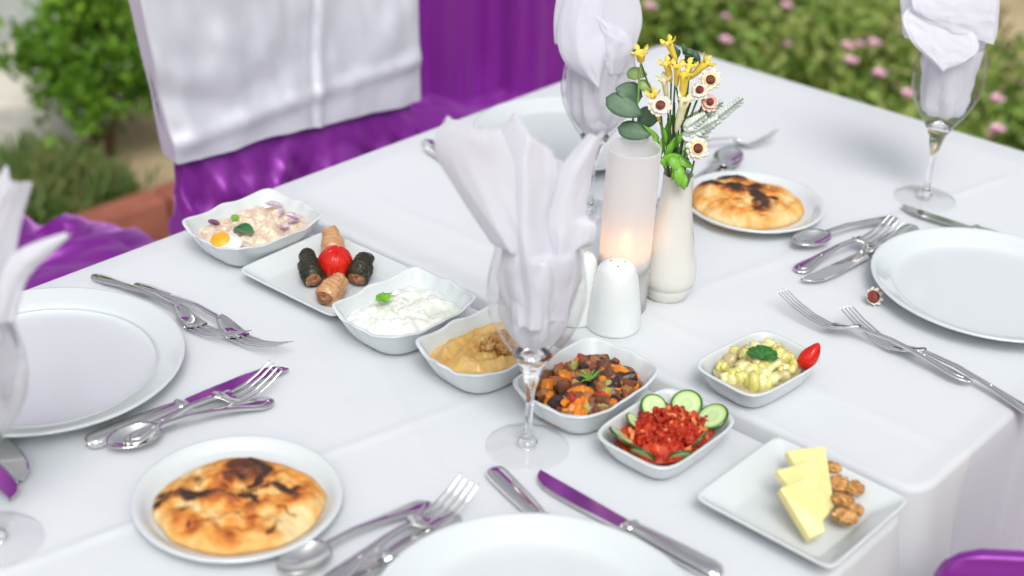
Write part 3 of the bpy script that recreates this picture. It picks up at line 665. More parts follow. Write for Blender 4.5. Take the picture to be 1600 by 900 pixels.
# diced vegetable stew: every cube its own part
stew = empty('vegetable_stew', (*dishes['stew'][:2], TZ + BZ), dishes['stew'][2], 'heap of diced roasted vegetables in the wavy rimmed bowl', 'vegetable stew')
cols = {'pumpkin': ((.58, .15, .006), (.74, .25, .015)), 'aubergine': ((.09, .028, .018), (.22, .08, .035)), 'onion': ((.24, .08, .025), (.40, .17, .06)), 'courgette': ((.30, .30, .07), (.45, .42, .14)), 'pepper': ((.35, .02, .02), (.5, .05, .03)), 'skin': ((.015, .010, .015), (.04, .02, .025))}
MV = {k: noisy(mat('diced_' + k, c[0], .38, Coat_Weight=.12, Specular_IOR_Level=.35), [(.3, c[0]), (.7, c[1])], 120, 3, .5, 250, .001) for k, c in cols.items()}
def chunk_mesh(s, seed, mt, el=1.0, pw=5, smooth=True):
    m = MB(); P = []
    for th in np.linspace(.05, PI - .05, 7):
        row = []
        for ph in np.linspace(0, 2 * PI, 11)[:-1]:
            d = [math.sin(th) * math.cos(ph), math.sin(th) * math.sin(ph), math.cos(th)]
            k = 1 / (sum(abs(q) ** pw for q in d)) ** (1 / pw) * (1 + (.22 if smooth else .12) * nz(d[0], d[1], d[2] + seed, 1.6, 2))
            row.append((d[0] * k * s * el, d[1] * k * s, d[2] * k * s * .85))
        P.append(row)
    m.grid(P, cv=True); me = m.mesh('chunk'); me.materials.append(mt); me.polygons.foreach_set('use_smooth', [smooth] * len(me.polygons)); return me
var = {k: [chunk_mesh(.0050, i * 7.3, MV[k], 1 + .35 * i, 9, False) for i in range(3)] for k in MV}
wts = ['pumpkin'] * 4 + ['aubergine'] * 9 + ['onion'] * 7 + ['courgette'] * 1 + ['pepper'] * 1 + ['skin'] * 4
for i in range(210):
    s = math.sqrt(random.random()) * .76; t = random.uniform(0, 2 * PI); X, Y = se(.051 * s, .070 * s, t, 3)
    k = random.choice(wts)
    if Y < -.02 and random.random() < .18: k = 'pumpkin'
    o = bpy.data.objects.new('vegetable_cube', random.choice(var[k])); COL.objects.link(o); o.parent = stew
    o.location = (X, Y, .018 + .016 * (1 - (s / .85) ** 2.5) + random.uniform(-.002, .004)); o.rotation_euler = [random.uniform(0, 6.28) for _ in range(3)]
    q = random.uniform(.75, 1.3); o.scale = (q, q, q)
x, y, r, a, b_ = dishes['stew']
MB().grid([[(*(se(a * .8 * s, b_ * .8 * s, t, 3)), .010 + .017 * (1 - s * s)) for t in np.linspace(0, 2 * PI, 40)[:-1]] for s in (.01, .4, .7, 1)], cv=True).build('sauce', MV['onion'], stew)
dl = empty('dill_sprig', at(921, 594, .038), 0, 'feathery green dill sprig on top of the diced vegetables', 'herb')
for k in range(13):
    a = k * .48 - .3; Ln = random.uniform(.009, .016); e = Vector((math.cos(a) * Ln, math.sin(a) * Ln * .9, random.uniform(.002, .009)))
    MB().tube([(0, 0, 0), tuple(e * .6 + Vector((0, 0, .002))), tuple(e)], [.0007, .0006, .0002], 5).build('frond', M['fresh'], dl)

# red pepper paste with cucumber slices
M['paste'] = noisy(mat('pepper_paste', (.5, .06, .02), .42, Specular_IOR_Level=.3), [(.3, (.28, .010, .004)), (.55, (.50, .035, .008)), (.8, (.66, .13, .02))], 70, 7, .9, 130, .002)
pp = mound('pepper_paste', 'pepper', .020, .031, .008, 75, M['paste'], 'chopped red pepper paste between the cucumber slices', 'pepper paste', 3.3, .78, 3.2, fn=lambda X, Y: -.004 * math.exp(-((X + .05) / .09) ** 2) + .001)
MR = noisy(mat('red_pepper_bit', (.6, .1, .03), .4, Specular_IOR_Level=.3), [(.3, (.26, .010, .004)), (.7, (.48, .035, .010))], 90, 3)
MR2 = noisy(mat('orange_pepper_bit', (.7, .2, .06), .4, Specular_IOR_Level=.3), [(.3, (.62, .12, .03)), (.7, (.75, .26, .09))], 90, 3)
pm = [chunk_mesh(.0023, 2.2, MR, 2.4), chunk_mesh(.0026, 5.2, MR, 1.5), chunk_mesh(.0022, 9.2, MR2, 2.6), chunk_mesh(.0020, 1.2, MR, 3.0)]
for i in range(230):
    s = math.sqrt(random.random()) * .76; t = random.uniform(0, 2 * PI); X, Y = se(.045 * s, .0625 * s, t, 3)
    o = bpy.data.objects.new('pepper_piece', pm[random.choice((0, 0, 1, 1, 2, 3, 3))]); COL.objects.link(o); o.parent = pp
    z = BZ + .020 + .0105 * (1 - (s / .78) ** 2.4) - .004 * math.exp(-((X / .045 + .05) / .09) ** 2) + random.uniform(-.001, .002)
    o.location = (X, Y, z); o.rotation_euler = [random.uniform(0, 6.28) for _ in range(3)]
M['cuc'] = mat('cucumber', (.5, .65, .3), .3, Coat_Weight=.5, Subsurface_Weight=.1)
N, L, b = nodes(M['cuc']); tc = N.new('ShaderNodeTexCoord'); gr = N.new('ShaderNodeVectorMath'); gr.operation = 'LENGTH'
sp = N.new('ShaderNodeVectorMath'); sp.operation = 'MULTIPLY'; sp.inputs[1].default_value = (1, 1, 0); L.new(tc.outputs['Object'], sp.inputs[0]); L.new(sp.outputs[0], gr.inputs[0])
mr = N.new('ShaderNodeMapRange'); mr.inputs[2].default_value = .0185; L.new(gr.outputs['Value'], mr.inputs[0])
rp = ramp(N, [(0, (.58, .70, .36)), (.35, (.50, .66, .28)), (.55, (.62, .74, .42)), (.80, (.46, .64, .22)), (.88, (.10, .28, .03)), (.93, (.012, .075, .008))]); L.new(mr.outputs[0], rp.inputs[0]); L.new(rp.outputs[0], b.inputs['Base Color'])
cpf = [(.0002, 0), (.0165, 0), (.0182, .0006), (.0185, .0018), (.0182, .003), (.0165, .0036), (.010, .0034), (.0002, .0033)]
cm = MB().lathe(cpf, 40).mesh('cucumber_slice'); cm.materials.append(M['cuc']); cm.polygons.foreach_set('use_smooth', [True] * len(cm.polygons))
ccen = Vector((*dishes['pepper'][:2], 0))
for px, py, z, sc, tilt, lb in [(1021, 636, .024, .72, .6, 'cucumber slice at the back left of the pepper paste'), (1073, 633, .023, .86, .6, 'cucumber slice at the back corner of the pepper paste bowl'), (1114, 653, .023, .88, .5, 'cucumber slice at the right corner of the pepper paste bowl'), (970, 684, .024, .80, .65, 'cucumber slice at the left corner of the pepper paste bowl'),
                            (988, 658, .026, .5, .7, 'mostly covered cucumber slice between the two left slices'), (1092, 690, .020, .72, 1.0, 'cucumber slice seen edge on along the lower right rim'), (1062, 714, .018, .66, 1.0, 'cucumber slice seen edge on at the front corner'), (1003, 712, .018, .72, 1.0, 'cucumber slice seen edge on along the lower left rim')]:
    p = at(px, py, z); o = bpy.data.objects.new('cucumber_slice', cm); COL.objects.link(o); o.location = p; d = ccen - Vector((p.x, p.y, 0)); d.normalize()
    nrm = Vector((d.x * math.sin(tilt), d.y * math.sin(tilt), math.cos(tilt))); o.rotation_euler = nrm.to_track_quat('Z', 'X').to_euler(); o.scale = (sc,) * 3
    tag(o, lb, 'cucumber slice', 'cucumber slices around the pepper paste')

# potato salad
ps = empty('potato_salad', (*dishes['potato'][:2], TZ), dishes['potato'][2], 'yellow potato salad in the small bowl on the far table', 'potato salad')
MP = [noisy(mat('potato' + s_, c, .35, Coat_Weight=.4, Subsurface_Weight=.1), [(.3, c), (.7, d)], 70, 4, .6, 160, .0015) for s_, c, d in (('', (.66, .55, .12), (.78, .70, .26)), ('_pale', (.72, .66, .26), (.80, .77, .42)), ('_brown', (.46, .34, .14), (.62, .54, .30)))]
pcm = [chunk_mesh(.0075, i * 3.7, MP[[0, 1, 0, 2][i]], 1 + .25 * (i % 3)) for i in range(4)]
for i in range(105):
    s = math.sqrt(random.random()) * .69; t = random.uniform(0, 2 * PI); X, Y = se(.0425 * s, .060 * s, t, 3)
    o = bpy.data.objects.new('potato_chunk', random.choice(pcm)); COL.objects.link(o); o.parent = ps; o.rotation_euler = [random.uniform(0, 6.28) for _ in range(3)]
    q = random.uniform(.55, 1.1); o.scale = (q, q, q * .8); o.location = (X, Y, .0195 + .010 * (1 - (s / .78) ** 3) + random.uniform(-.002, .002))
M['dressing'] = noisy(mat('dressing', (.42, .36, .18), .3, Coat_Weight=.5), [(.3, (.34, .28, .13)), (.7, (.52, .47, .28))], 90, 5, .6, 200, .002)
MB().grid([[(*(se(.0425 * .78 * s, .060 * .78 * s, t, 3.4)), .020 + .005 * (1 - s * s)) for t in np.linspace(0, 2 * PI, 40)[:-1]] for s in (.01, .3, .6, .85, 1)], cv=True).build('dressing', M['dressing'], ps)
herb('parsley_sprig', M['parsley'], at(1190, 562, .037), D(75), .019, 5, 'dark green parsley leaves on the potato salad', .40, .25)
M['tomato'] = noisy(mat('tomato_red', (.62, .02, .01), .14, Specular_IOR_Level=.45), [(.3, (.50, .006, .004)), (.7, (.62, .018, .006))], 20, 3)
ol = catmull([(px, -py) for px, py in [(1246, 567), (1250, 554), (1260, 543), (1276, 533), (1281, 547), (1278, 563), (1269, 579), (1260, 580), (1250, 575), (1246, 567)]], 60)[:-1]; oc = ol.mean(0); P = []
for sgn, ss in ((-1, (.02, .3, .6, .85, .97, 1)), (1, (.97, .8, .5, .02))):
    for k_ in ss: P.append([((q[0] - oc[0]) * k_ * .00062, sgn * (.0065 if sgn < 0 else .004) * (1 - k_ ** 2.5), (q[1] - oc[1]) * k_ * .00062) for q in ol])
o = MB().grid(P, cv=True).build('tomato_wedge', M['tomato']); place(o, at(1263, 559, .034), (D(-25), 0, D(-12)), 'bright red tomato wedge leaning at the right end of the potato salad', 'tomato wedge')

# stuffed leaves, cabbage rolls, tomato
M['vine'] = noisy(mat('vine_leaf', (.02, .022, .012), .32, Specular_IOR_Level=.35), [(.3, (.010, .012, .008)), (.6, (.035, .035, .018)), (.85, (.10, .08, .035))], 60, 5, 1.0, 70, .004, 1.0)
M['filling'] = noisy(mat('rice_filling', (.3, .12, .05), .4), [(.3, (.12, .045, .02)), (.6, (.36, .16, .06)), (.85, (.55, .33, .16))], 160, 4, .8, 260, .002)
M['cabbage'] = noisy(mat('cabbage_roll', (.55, .28, .12), .35, Coat_Weight=.4), [(.3, (.42, .19, .07)), (.6, (.60, .34, .16)), (.85, (.72, .50, .30))], 50, 5, .8, 90, .002, .8)
def roll_mb(Ln, R, seed, layers=1, ridge=5):
    P = []
    for s in np.linspace(0, 1, 30):
        q = R * (.72 + .28 * math.sin(PI * min(1, s * 1.1 + .15)) ** .6) * (1 if s > .04 else .8)
        row = []
        for ph in np.linspace(0, 2 * PI, 49)[:-1]:
            rr = q * (1 + .16 * nz(math.cos(ph), math.sin(ph), s * 3 + seed, 1.4, 3)) - .0009 * max(0, math.sin(s * 34 + ph * 1.5 + seed)) * ridge / 5
            row.append((rr * math.cos(ph), rr * math.sin(ph), s * Ln))
        P.append(row)
    return P
def roll(name, A, B, R, m, label, cat, grp, seed):
    a, b = at(*A), at(*B); e = empty(name, a, 0, label, cat, grp); d = b - a; e.rotation_euler = d.to_track_quat('Z', 'Y').to_euler()
    P = roll_mb(d.length, R, seed); mb = MB().grid(P, cv=True)
    c = np.mean(np.array(P[-1]), 0); mb.grid([P[-1]] + [[tuple(c + (np.array(q) - c) * k + np.array([0, 0, R * .35 * (1 - k)])) for q in P[-1]] for k in (.7, .4, .03)], cv=True)
    mb.build('wrap', m, e)
    P0 = P[0]; c = np.mean(np.array(P0), 0); fl_ = MB()
    fl_.grid([[tuple(c + (np.array(q) - c) * k + np.array([0, 0, -.004 * (1 - k) + nz(q[0] * k, q[1] * k, seed, 300, 2) * .0012])) for q in P0] for k in (.97, .8, .6, .4, .2, .02)], cv=True, flip=True)
    fl_.build('filling', M['filling'], e); return e
zs = BZ + .004
roll('stuffed_vine_leaf', (490, 438, .010), (479, 398, .020), .0135, M['vine'], 'dark stuffed vine leaf on the left of the tomato', 'stuffed leaf', 'stuffed vine leaves', 1.1)
roll('stuffed_vine_leaf', (557, 436, .010), (572, 402, .022), .0145, M['vine'], 'dark stuffed vine leaf on the right of the tomato', 'stuffed leaf', 'stuffed vine leaves', 5.1)
roll('cabbage_roll', (507, 466, .010), (532, 436, .016), .0135, M['cabbage'], 'pale cabbage roll in front of the tomato', 'cabbage roll', 'cabbage rolls', 8.1)
roll('cabbage_roll', (521, 398, .012), (517, 362, .022), .0135, M['cabbage'], 'pale cabbage roll behind the tomato', 'cabbage roll', 'cabbage rolls', 3.6)
P = []
for th in np.linspace(.01, PI - .01, 32):
    row = []
    for ph in np.linspace(0, 2 * PI, 65)[:-1]:
        cut = 0
        for a0 in (0.2, 1.25, 2.3, 3.35, 4.4, 5.45):
            dph = (ph - a0 + PI) % (2 * PI) - PI
            cut += math.exp(-(dph / .045) ** 2) * max(0, math.cos(th) + .55) * .10
        R_ = .0198 * (1 - cut); row.append((R_ * math.sin(th) * math.cos(ph), R_ * math.sin(th) * math.sin(ph), R_ * .98 * math.cos(th) - .002 * math.exp(-(th / .3) ** 2)))
    P.append(row)
o = MB().grid(P, cv=True).build('cherry_tomato', M['tomato']); place(o, at(524, 410, zs + .020), (.2, .1, .3), 'red scored tomato in the middle of the stuffed leaves', 'tomato')

# cheese slices and walnuts
M['cheese'] = noisy(mat('yellow_cheese', (.78, .66, .26), .4, Subsurface_Weight=.15, Coat_Weight=.1), [(.3, (.77, .65, .25)), (.7, (.82, .73, .35))], 30, 4, .4, 120, .0006)
def cheese(pA, pB, pC, pD, zt, th, label):
    # tilted slab: a wedge shaped face from four corners, extruded
    q = [at(*c[:2], c[2]) for c in (pA, pB, pC, pD)]
    n_ = (q[1] - q[0]).cross(q[2] - q[0]).normalized();  n_ = n_ if n_.z > 0 else -n_
    c = sum(q, Vector()) / 4; v = [p - c for p in q] + [p - c - n_ * th for p in q]
    mb = MB().add(v, [(0, 1, 2, 3), (7, 6, 5, 4), (0, 4, 5, 1), (1, 5, 6, 2), (2, 6, 7, 3), (3, 7, 4, 0)])
    o = mb.build('cheese_slice', M['cheese'], None, False, bevel=.0012); o.location = c; return tag(o, label, 'cheese slice', 'yellow cheese slices')
cheese((1228, 704, .030), (1290, 696, .030), (1304, 790, .010), (1290, 806, .010), 0, .009, 'yellow cheese slice at the back, next to the walnuts')
cheese((1213, 734, .035), (1275, 718, .035), (1297, 800, .015), (1280, 820, .012), 0, .009, 'yellow cheese slice in the middle of the three')
cheese((1219, 762, .040), (1272, 742, .040), (1290, 830, .018), (1266, 840, .014), 0, .009, 'yellow cheese slice in front, nearest the plate centre')
for i, (px, py, s, lb) in enumerate([(1302, 730, .0080, 'walnut half at the back behind the cheese'), (1309, 757, .0095, 'walnut half in the middle right of the cheese'), (1334, 762, .009, 'walnut half farthest right on the square plate'), (1318, 783, .0095, 'walnut half in the pile below the middle one'), (1321, 806, .0105, 'walnut half nearest the front of the square plate'), (1336, 795, .008, 'small walnut piece right of the front walnut')]):
    walnut(px, py, .013, s * 1.12, 20 + i * 2.7, lb, i * .9, 'walnuts beside the cheese')

# ------------------------------------------------------------------ candle holder, vase, shakers
hp = at(969, 479); ch = empty('candle_holder', (hp.x, hp.y, TZ), 0, 'frosted glass candle tube on a steel base with a lit tea light', 'candle holder')
MB().lathe([(.0005, 0), (.0275, 0), (.029, .001), (.029, .052), (.0287, .053), (.0272, .053), (.0268, .045), (.0005, .045)], 64).build('holder_base', M['brushed'], ch)
MB().lathe([(.0262, .047), (.0278, .0475), (.0282, .06), (.0284, .190), (.0278, .1925), (.0268, .192), (.0266, .189), (.0262, .06), (.0262, .047)], 96).build('glass_tube', M['frosted'], ch)
MB().lathe([(.0005, .0455), (.0235, .0455), (.0238, .0685), (.0232, .069), (.0228, .058), (.0005, .058)], 40).build('tea_light', M['wax'], ch)
MB().tube([(0, 0, .056), (.0006, 0, .072)], .0007, 6).build('wick', M['hole'], ch)
MB().lathe([(.0003, .070), (.0036, .073), (.0052, .078), (.0044, .084), (.0020, .089), (.0002, .093)], 16).build('candle_flame', M['flame'], ch)
cl_ = bpy.data.lights.new('candle_light', 'POINT'); cl_.energy = .0055; cl_.color = (1, .40, .12); cl_.shadow_soft_size = .009
clo = bpy.data.objects.new('candle_light', cl_); COL.objects.link(clo); clo.parent = ch; clo.location = (0, 0, .086)
VP = at(1040, 461); vs = empty('flower_vase', (VP.x, VP.y, TZ), 0, 'cream ceramic bud vase right of the candle holder', 'vase')
MB().lathe([(r_ * 1.07, z_) for r_, z_ in [(.0005, .002), (.018, .002), (.0188, 0), (.0200, .0005), (.0240, .006), (.0266, .0165), (.0265, .0180), (.0278, .0192), (.0294, .026), (.0296, .034), (.0278, .048), (.0238, .070), (.0198, .092), (.0168, .115), (.0156, .135), (.0155, .144), (.0158, .1495), (.0146, .1505), (.0138, .146), (.0138, .12), (.018, .08), (.022, .04), (.018, .01), (.0005, .008)]], 96).build('vase_body', M['vase'], vs)
def shaker(px, py, label, h=.077):
    p = at(px, py); e = empty('shaker', (p.x, p.y, TZ), 0, label, 'shaker', 'white porcelain shakers')
    MB().lathe([(.0005, .001), (.027, .001), (.0285, 0), (.0298, .001), (.0300, .004), (.0292, .02), (.0262, .042), (.0228, .062), (.0215, h * .84), (.0200, h * .92), (.0165, h * .972), (.010, h * .995), (.0005, h)], 72).build('shaker_body', M['shaker'], e)
    for k in range(3):
        a = k * 2.1 + .5; MB().lathe([(.0001, 0.0005), (.0011, .0004), (.0012, 0)], 12, (.0085 * math.cos(a), .0085 * math.sin(a), h * .992)).build('pour_hole', M['hole'], e)
shaker(957, 508, 'white porcelain shaker in front of the candle holder')
shaker(896, 492, 'white porcelain shaker left of the candle, behind the front glass')

# ------------------------------------------------------------------ flowers
YV = VP.y
M['stem'] = noisy(mat('flower_stem', (.08, .18, .04), .5), [(.3, (.05, .13, .03)), (.7, (.13, .24, .06))], 60, 3)
M['euc'] = noisy(mat('eucalyptus_leaf', (.09, .17, .09), .5), [(.3, (.055, .115, .06)), (.6, (.09, .17, .10)), (.8, (.17, .24, .12))], 70, 5, .4, 120, .001)
M['euc_light'] = noisy(mat('young_leaf', (.2, .33, .09), .5), [(.3, (.16, .28, .07)), (.7, (.30, .42, .14))], 60, 4)
M['dark_leaf'] = noisy(mat('dark_leaf', (.02, .06, .03), .45), [(.3, (.03, .09, .04)), (.7, (.07, .16, .07))], 70, 4)
M['dusty'] = noisy(mat('silver_leaf', (.45, .52, .46), .7), [(.3, (.52, .60, .54)), (.7, (.76, .80, .76))], 90, 4)
M['yellow'] = noisy(mat('yellow_petal', (.72, .50, .05), .5), [(.3, (.74, .52, .03)), (.7, (.86, .70, .14))], 50, 3)
M['pale_yellow'] = noisy(mat('pale_yellow_petal', (.75, .70, .42), .5), [(.3, (.66, .62, .30)), (.7, (.80, .77, .58))], 50, 3)
M['cream'] = noisy(mat('cream_petal', (.80, .76, .66), .55, Subsurface_Weight=.1), [(.3, (.72, .64, .50)), (.7, (.84, .82, .75))], 70, 3)
M['blush'] = noisy(mat('blush_petal', (.74, .45, .36), .55), [(.3, (.66, .30, .24)), (.7, (.80, .62, .50))], 60, 3)
M['maroon'] = noisy(mat('maroon_eye', (.16, .02, .015), .6), [(.3, (.09, .012, .01)), (.7, (.26, .04, .02))], 200, 3, .6, 400, .001)
M['eye_yellow'] = mat('yellow_ring', (.70, .60, .25), .6)
mouth = Vector((VP.x, VP.y, TZ + .140))
def stem_to(parent, base, tip, r=.0012, m=None, bend=.01):
    a, b = base, tip; mid = (a + b) / 2 + Vector((random.uniform(-bend, bend), random.uniform(-bend, bend), bend))
    pts = [tuple(Vector(q)) for q in catmull([a, mid, b], 8)]; return MB().tube(pts, r, 6).build('stem', m or M['stem'], parent)
def daisy(px, py, dy, R, petal, label, yring=False, face=(0, -1, .75)):
    R = R * .94
    p = aty(px, py, YV + dy); e = empty('daisy', tuple(p), 0, label, 'flower', 'small daisies in the vase')
    q = Vector(face).normalized().to_track_quat('Z', 'Y').to_euler(); e.rotation_euler = q
    for layer, (k, rr, off) in enumerate(((11, 1.0, 0), (10, .82, .3))):
        mb = MB()
        for i in range(k):
            a = 2 * PI * i / k + off + random.uniform(-.06, .06); d = Vector((math.cos(a), math.sin(a), 0)); s = Vector((-math.sin(a), math.cos(a), 0)); P = []; rl_ = random.uniform(.84, 1.08)
            for u in np.linspace(.12, 1, 7):
                w = R * .30 * math.sin(PI * min(1, u * .78 + .1)) ** .7
                P.append([d * R * rr * rl_ * u + s * w * v + Vector((0, 0, .0015 * layer + R * .22 * u * u * (1 if layer else .55) - abs(v) * R * .05 + .0008 * random.uniform(-1, 1))) for v in (-1, -.5, 0, .5, 1)])
            mb.grid(P)
        mb.build('petals', petal, e, solid=.0003)
    if yring: MB().lathe([(R * .25, .003), (R * .52, .0042), (R * .56, .003)], 24).build('petal_ring', M['eye_yellow'], e)
    MB().lathe([(.0002, .0062), (R * .18, .0068), (R * .33, .0062), (R * .40, .0040), (R * .36, .0020)], 24).build('flower_eye', M['maroon'], e)
    inv = e.rotation_euler.to_matrix().inverted(); tgt = inv @ (mouth - Vector((random.uniform(-.006, .006), 0, .02)) - p)
    stem_to(e, Vector((0, 0, 0)), tgt, .0011, bend=.004)
daisy(1032, 166, -.022, .0135, M['cream'], 'cream daisy with a maroon centre at the left of the bouquet', face=(-.15, -1, .9))
daisy(1089, 232, -.030, .0140, M['cream'], 'cream daisy with a large dark eye, lowest in the bouquet', True, (.2, -1, .5))
daisy(1109, 125, -.004, .0135, M['cream'], 'white daisy highest at the right of the bouquet', True, (.1, -1, .5))
daisy(1094, 143, -.012, .0115, M['cream'], 'small white daisy partly behind the highest one', False, (-.3, -.7, .9))
daisy(1108, 161, -.014, .0105, M['blush'], 'small blush daisy in the middle right of the bouquet', False, (.2, -1, .9))
def trumpet(x0, y0, x1, y1, dy, m, label, R=.0042):
    a, b = aty(x1, y1, YV + dy), aty(x0, y0, YV + dy - .004); e = empty('trumpet_flower', tuple(a), 0, label, 'flower', 'tubular flowers in the vase'); d = (b - a); Ln = d.length
    e.rotation_euler = d.to_track_quat('Z', 'Y').to_euler()
    MB().lathe([(.0008, 0), (.0022, .003), (R * .62, Ln * .3), (R * .75, Ln * .7), (R * .95, Ln * .92), (R * .7, Ln * .9), (R * .5, Ln * .5)], 14).build('flower_tube', m, e)
    for k in range(5):
        t = 2 * PI * k / 5; o = leaf_mb(.0075, .0026, -.25, .2, 0, 6, 3).build('petal', m, e, solid=.0003); o.location = (R * .7 * math.cos(t), R * .7 * math.sin(t), Ln * .9); o.rotation_euler = (0, -.7, t)
    inv = e.rotation_euler.to_matrix().inverted(); stem_to(e, Vector((0, 0, 0)), inv @ (mouth - Vector((random.uniform(-.008, .008), random.uniform(-.006, .006), .01)) - a), .0010, bend=.004)
def c4p(x, y): return 840 + x / 3, y / 3
for i, (x0, y0, x1, y1, dy, m, R, lb) in enumerate([(610, 190, 652, 292, .004, 'yellow', .0042, 'tallest yellow trumpet flower at the top of the bouquet'), (603, 285, 626, 388, -.004, 'yellow', .0045, 'yellow trumpet flower left below the tallest'), (655, 300, 650, 408, -.012, 'yellow', .004, 'yellow trumpet flower in the middle of the bunch'), (692, 335, 676, 470, -.016, 'yellow', .0055, 'broad yellow trumpet flower in the centre'),
        (805, 280, 708, 372, .006, 'yellow', .005, 'yellow trumpet flower slanting right above the daisies'), (715, 300, 700, 372, 0, 'yellow', .004, 'short yellow trumpet flower right of the middle'), (538, 430, 574, 575, -.01, 'yellow', .004, 'yellow trumpet flower leaning left behind the cream daisy'), (592, 362, 606, 462, -.006, 'pale_yellow', .004, 'pale trumpet flower left of the centre'), (694, 452, 648, 620, -.024, 'pale_yellow', .0055, 'pale cream trumpet flower low in front of the stems'), (480, 240, 486, 300, .0, 'yellow', .006, 'yellow bud on the left above the round leaves')]):
    trumpet(*c4p(x0, y0), *c4p(x1, y1), dy, M[m], lb, R * 1.1)
# round leaved sprig
eu = empty('eucalyptus_sprig', (VP.x, VP.y, TZ + .13), 0, 'sprig with large round grey green leaves on the left of the vase', 'sprig')
def spr_leaf(parent, x, y, dy, Ln, W, ang, m, tilt=.6):
    p = aty(*c4p(x, y), YV + dy) - Vector(parent.location); P = []
    e = Vector((math.cos(ang), -.25, math.sin(ang))).normalized(); f = e.cross(Vector((0, -math.cos(tilt), math.sin(tilt)))).normalized(); nrm = e.cross(f)
    for s in np.linspace(0, 1, 12):
        w = W * (math.sin(PI * s ** .8) ** .65 if 0 < s < 1 else .03)
        P.append([p + e * (s - .5) * Ln + f * w * v + nrm * (abs(v) * .0018 + .003 * (s - .5) ** 2 * 4) for v in np.linspace(-1, 1, 7)])
    MB().grid(P).build('round_leaf', m, parent, solid=.0005)
for x, y, dy, Ln, W, a, m in [(405, 495, -.01, .042, .0125, -.35, 'euc'), (437, 432, .0, .032, .0120, .6 + 2.2, 'euc'), (518, 545, -.004, .030, .0115, .55, 'euc'), (452, 612, -.014, .036, .0105, -.1, 'euc'), (462, 342, .004, .022, .0070, .1, 'euc_light'), (506, 403, .0, .018, .0060, -.6, 'euc_light')]: spr_leaf(eu, x, y, dy, Ln, W, a, M[m])
pts = [aty(*c4p(*q), YV) - Vector(eu.location) for q in ((600, 800), (560, 700), (450, 575), (470, 480), (475, 380), (485, 300))]
MB().tube([tuple(v) for v in catmull(pts, 20)], .0012, 6).build('stem', M['euc_light'], eu)
# dark crinkled leaves on top, silver foliage, bright leaves at the mouth
dk = empty('dark_sprig', (VP.x, VP.y, TZ + .13), 0, 'crinkled dark green leaves at the top behind the yellow flowers', 'sprig')
for i in range(13):
    x, y = 700 + random.uniform(-62, 65), 255 + random.uniform(-40, 45); spr_leaf(dk, x, y, .012, random.uniform(.010, .017), .0035, random.uniform(0, 6), M['dark_leaf'], random.uniform(.2, 1.1))
pts = [aty(*c4p(*q), YV + .008) - Vector(dk.location) for q in ((610, 800), (640, 600), (690, 400), (700, 260))]; MB().tube([tuple(v) for v in catmull(pts, 16)], .0012, 6).build('stem', M['dark_leaf'], dk)
du = empty('silver_sprig', (VP.x, VP.y, TZ + .13), 0, 'frosty grey leafed sprig reaching right from the vase', 'sprig')
for (xa, ya, xb, yb, nn_, sz, dy) in [(760, 620, 965, 462, 15, 1.0, -.01), (700, 640, 850, 560, 9, 1.1, -.018), (740, 560, 870, 480, 9, .9, .0), (700, 600, 790, 540, 8, 1.0, -.02), (720, 660, 800, 640, 6, 1.0, -.012)]:
    A, B = aty(*c4p(xa, ya), YV + dy), aty(*c4p(xb, yb), YV + dy - .004); MB().tube([tuple(mouth - Vector(du.location)), tuple(A - Vector(du.location)), tuple(B - Vector(du.location))], .0009, 5).build('stem', M['dusty'], du)
    for k in range(nn_):
        t = k / nn_; x, y = lerp(xa, xb, t), lerp(ya, yb, t); an = math.atan2(-(yb - ya), xb - xa)
        for sd_ in (-1, 1):
            l_ = .0125 * sz * (1 - .5 * t); q = an + sd_ * 1.0
            spr_leaf(du, x + math.cos(q) * l_ * 600, y - math.sin(q) * l_ * 600, dy, l_, l_ * .34, q, M['dusty'], random.uniform(.3, .9))
gl = empty('leafy_stems', (VP.x, VP.y, TZ + .13), 0, 'bright green lobed leaves hanging over the vase mouth', 'sprig')
for x, y, dy, Ln, W, a in [(x_, y_, d_, l_ * .92, w_ * .62, a_) for x_, y_, d_, l_, w_, a_ in [(600, 640, -.012, .030, .006, 1.9), (655, 660, -.014, .034, .006, 1.1), (580, 700, -.012, .026, .005, 1.6), (640, 740, -.020, .030, .009, .1), (690, 760, -.026, .022, .008, -.4), (668, 800, -.030, .026, .010, -1.0), (684, 850, -.032, .022, .008, -1.3), (600, 760, -.018, .018, .007, 2.6), (540, 625, -.014, .028, .004, 2.4), (700, 560, -.008, .030, .005, .9), (620, 700, -.016, .03, .006, 1.3), (650, 790, -.028, .030, .006, -1.9), (610, 600, -.006, .036, .005, 1.4), (690, 640, -.012, .030, .005, .5), (560, 660, -.010, .030, .005, 2.0), (720, 700, -.02, .022, .006, .3), (664, 830, -.034, .024, .009, -1.5), (648, 770, -.030, .022, .010, -.9)]]:
    spr_leaf(gl, x, y, dy, Ln, W, a, M['fresh'] if y > 590 else M['euc_light'], random.uniform(.3, .9))
for i in range(14):
    a = random.uniform(0, 6.28); b0 = Vector((.006 * math.cos(a), .006 * math.sin(a), -.01)); t = aty(*c4p(random.uniform(600, 740), random.uniform(470, 600)), YV + random.uniform(-.01, .01)) - Vector(gl.location)
    stem_to(gl, b0, t, .0010, M['stem'], .004)
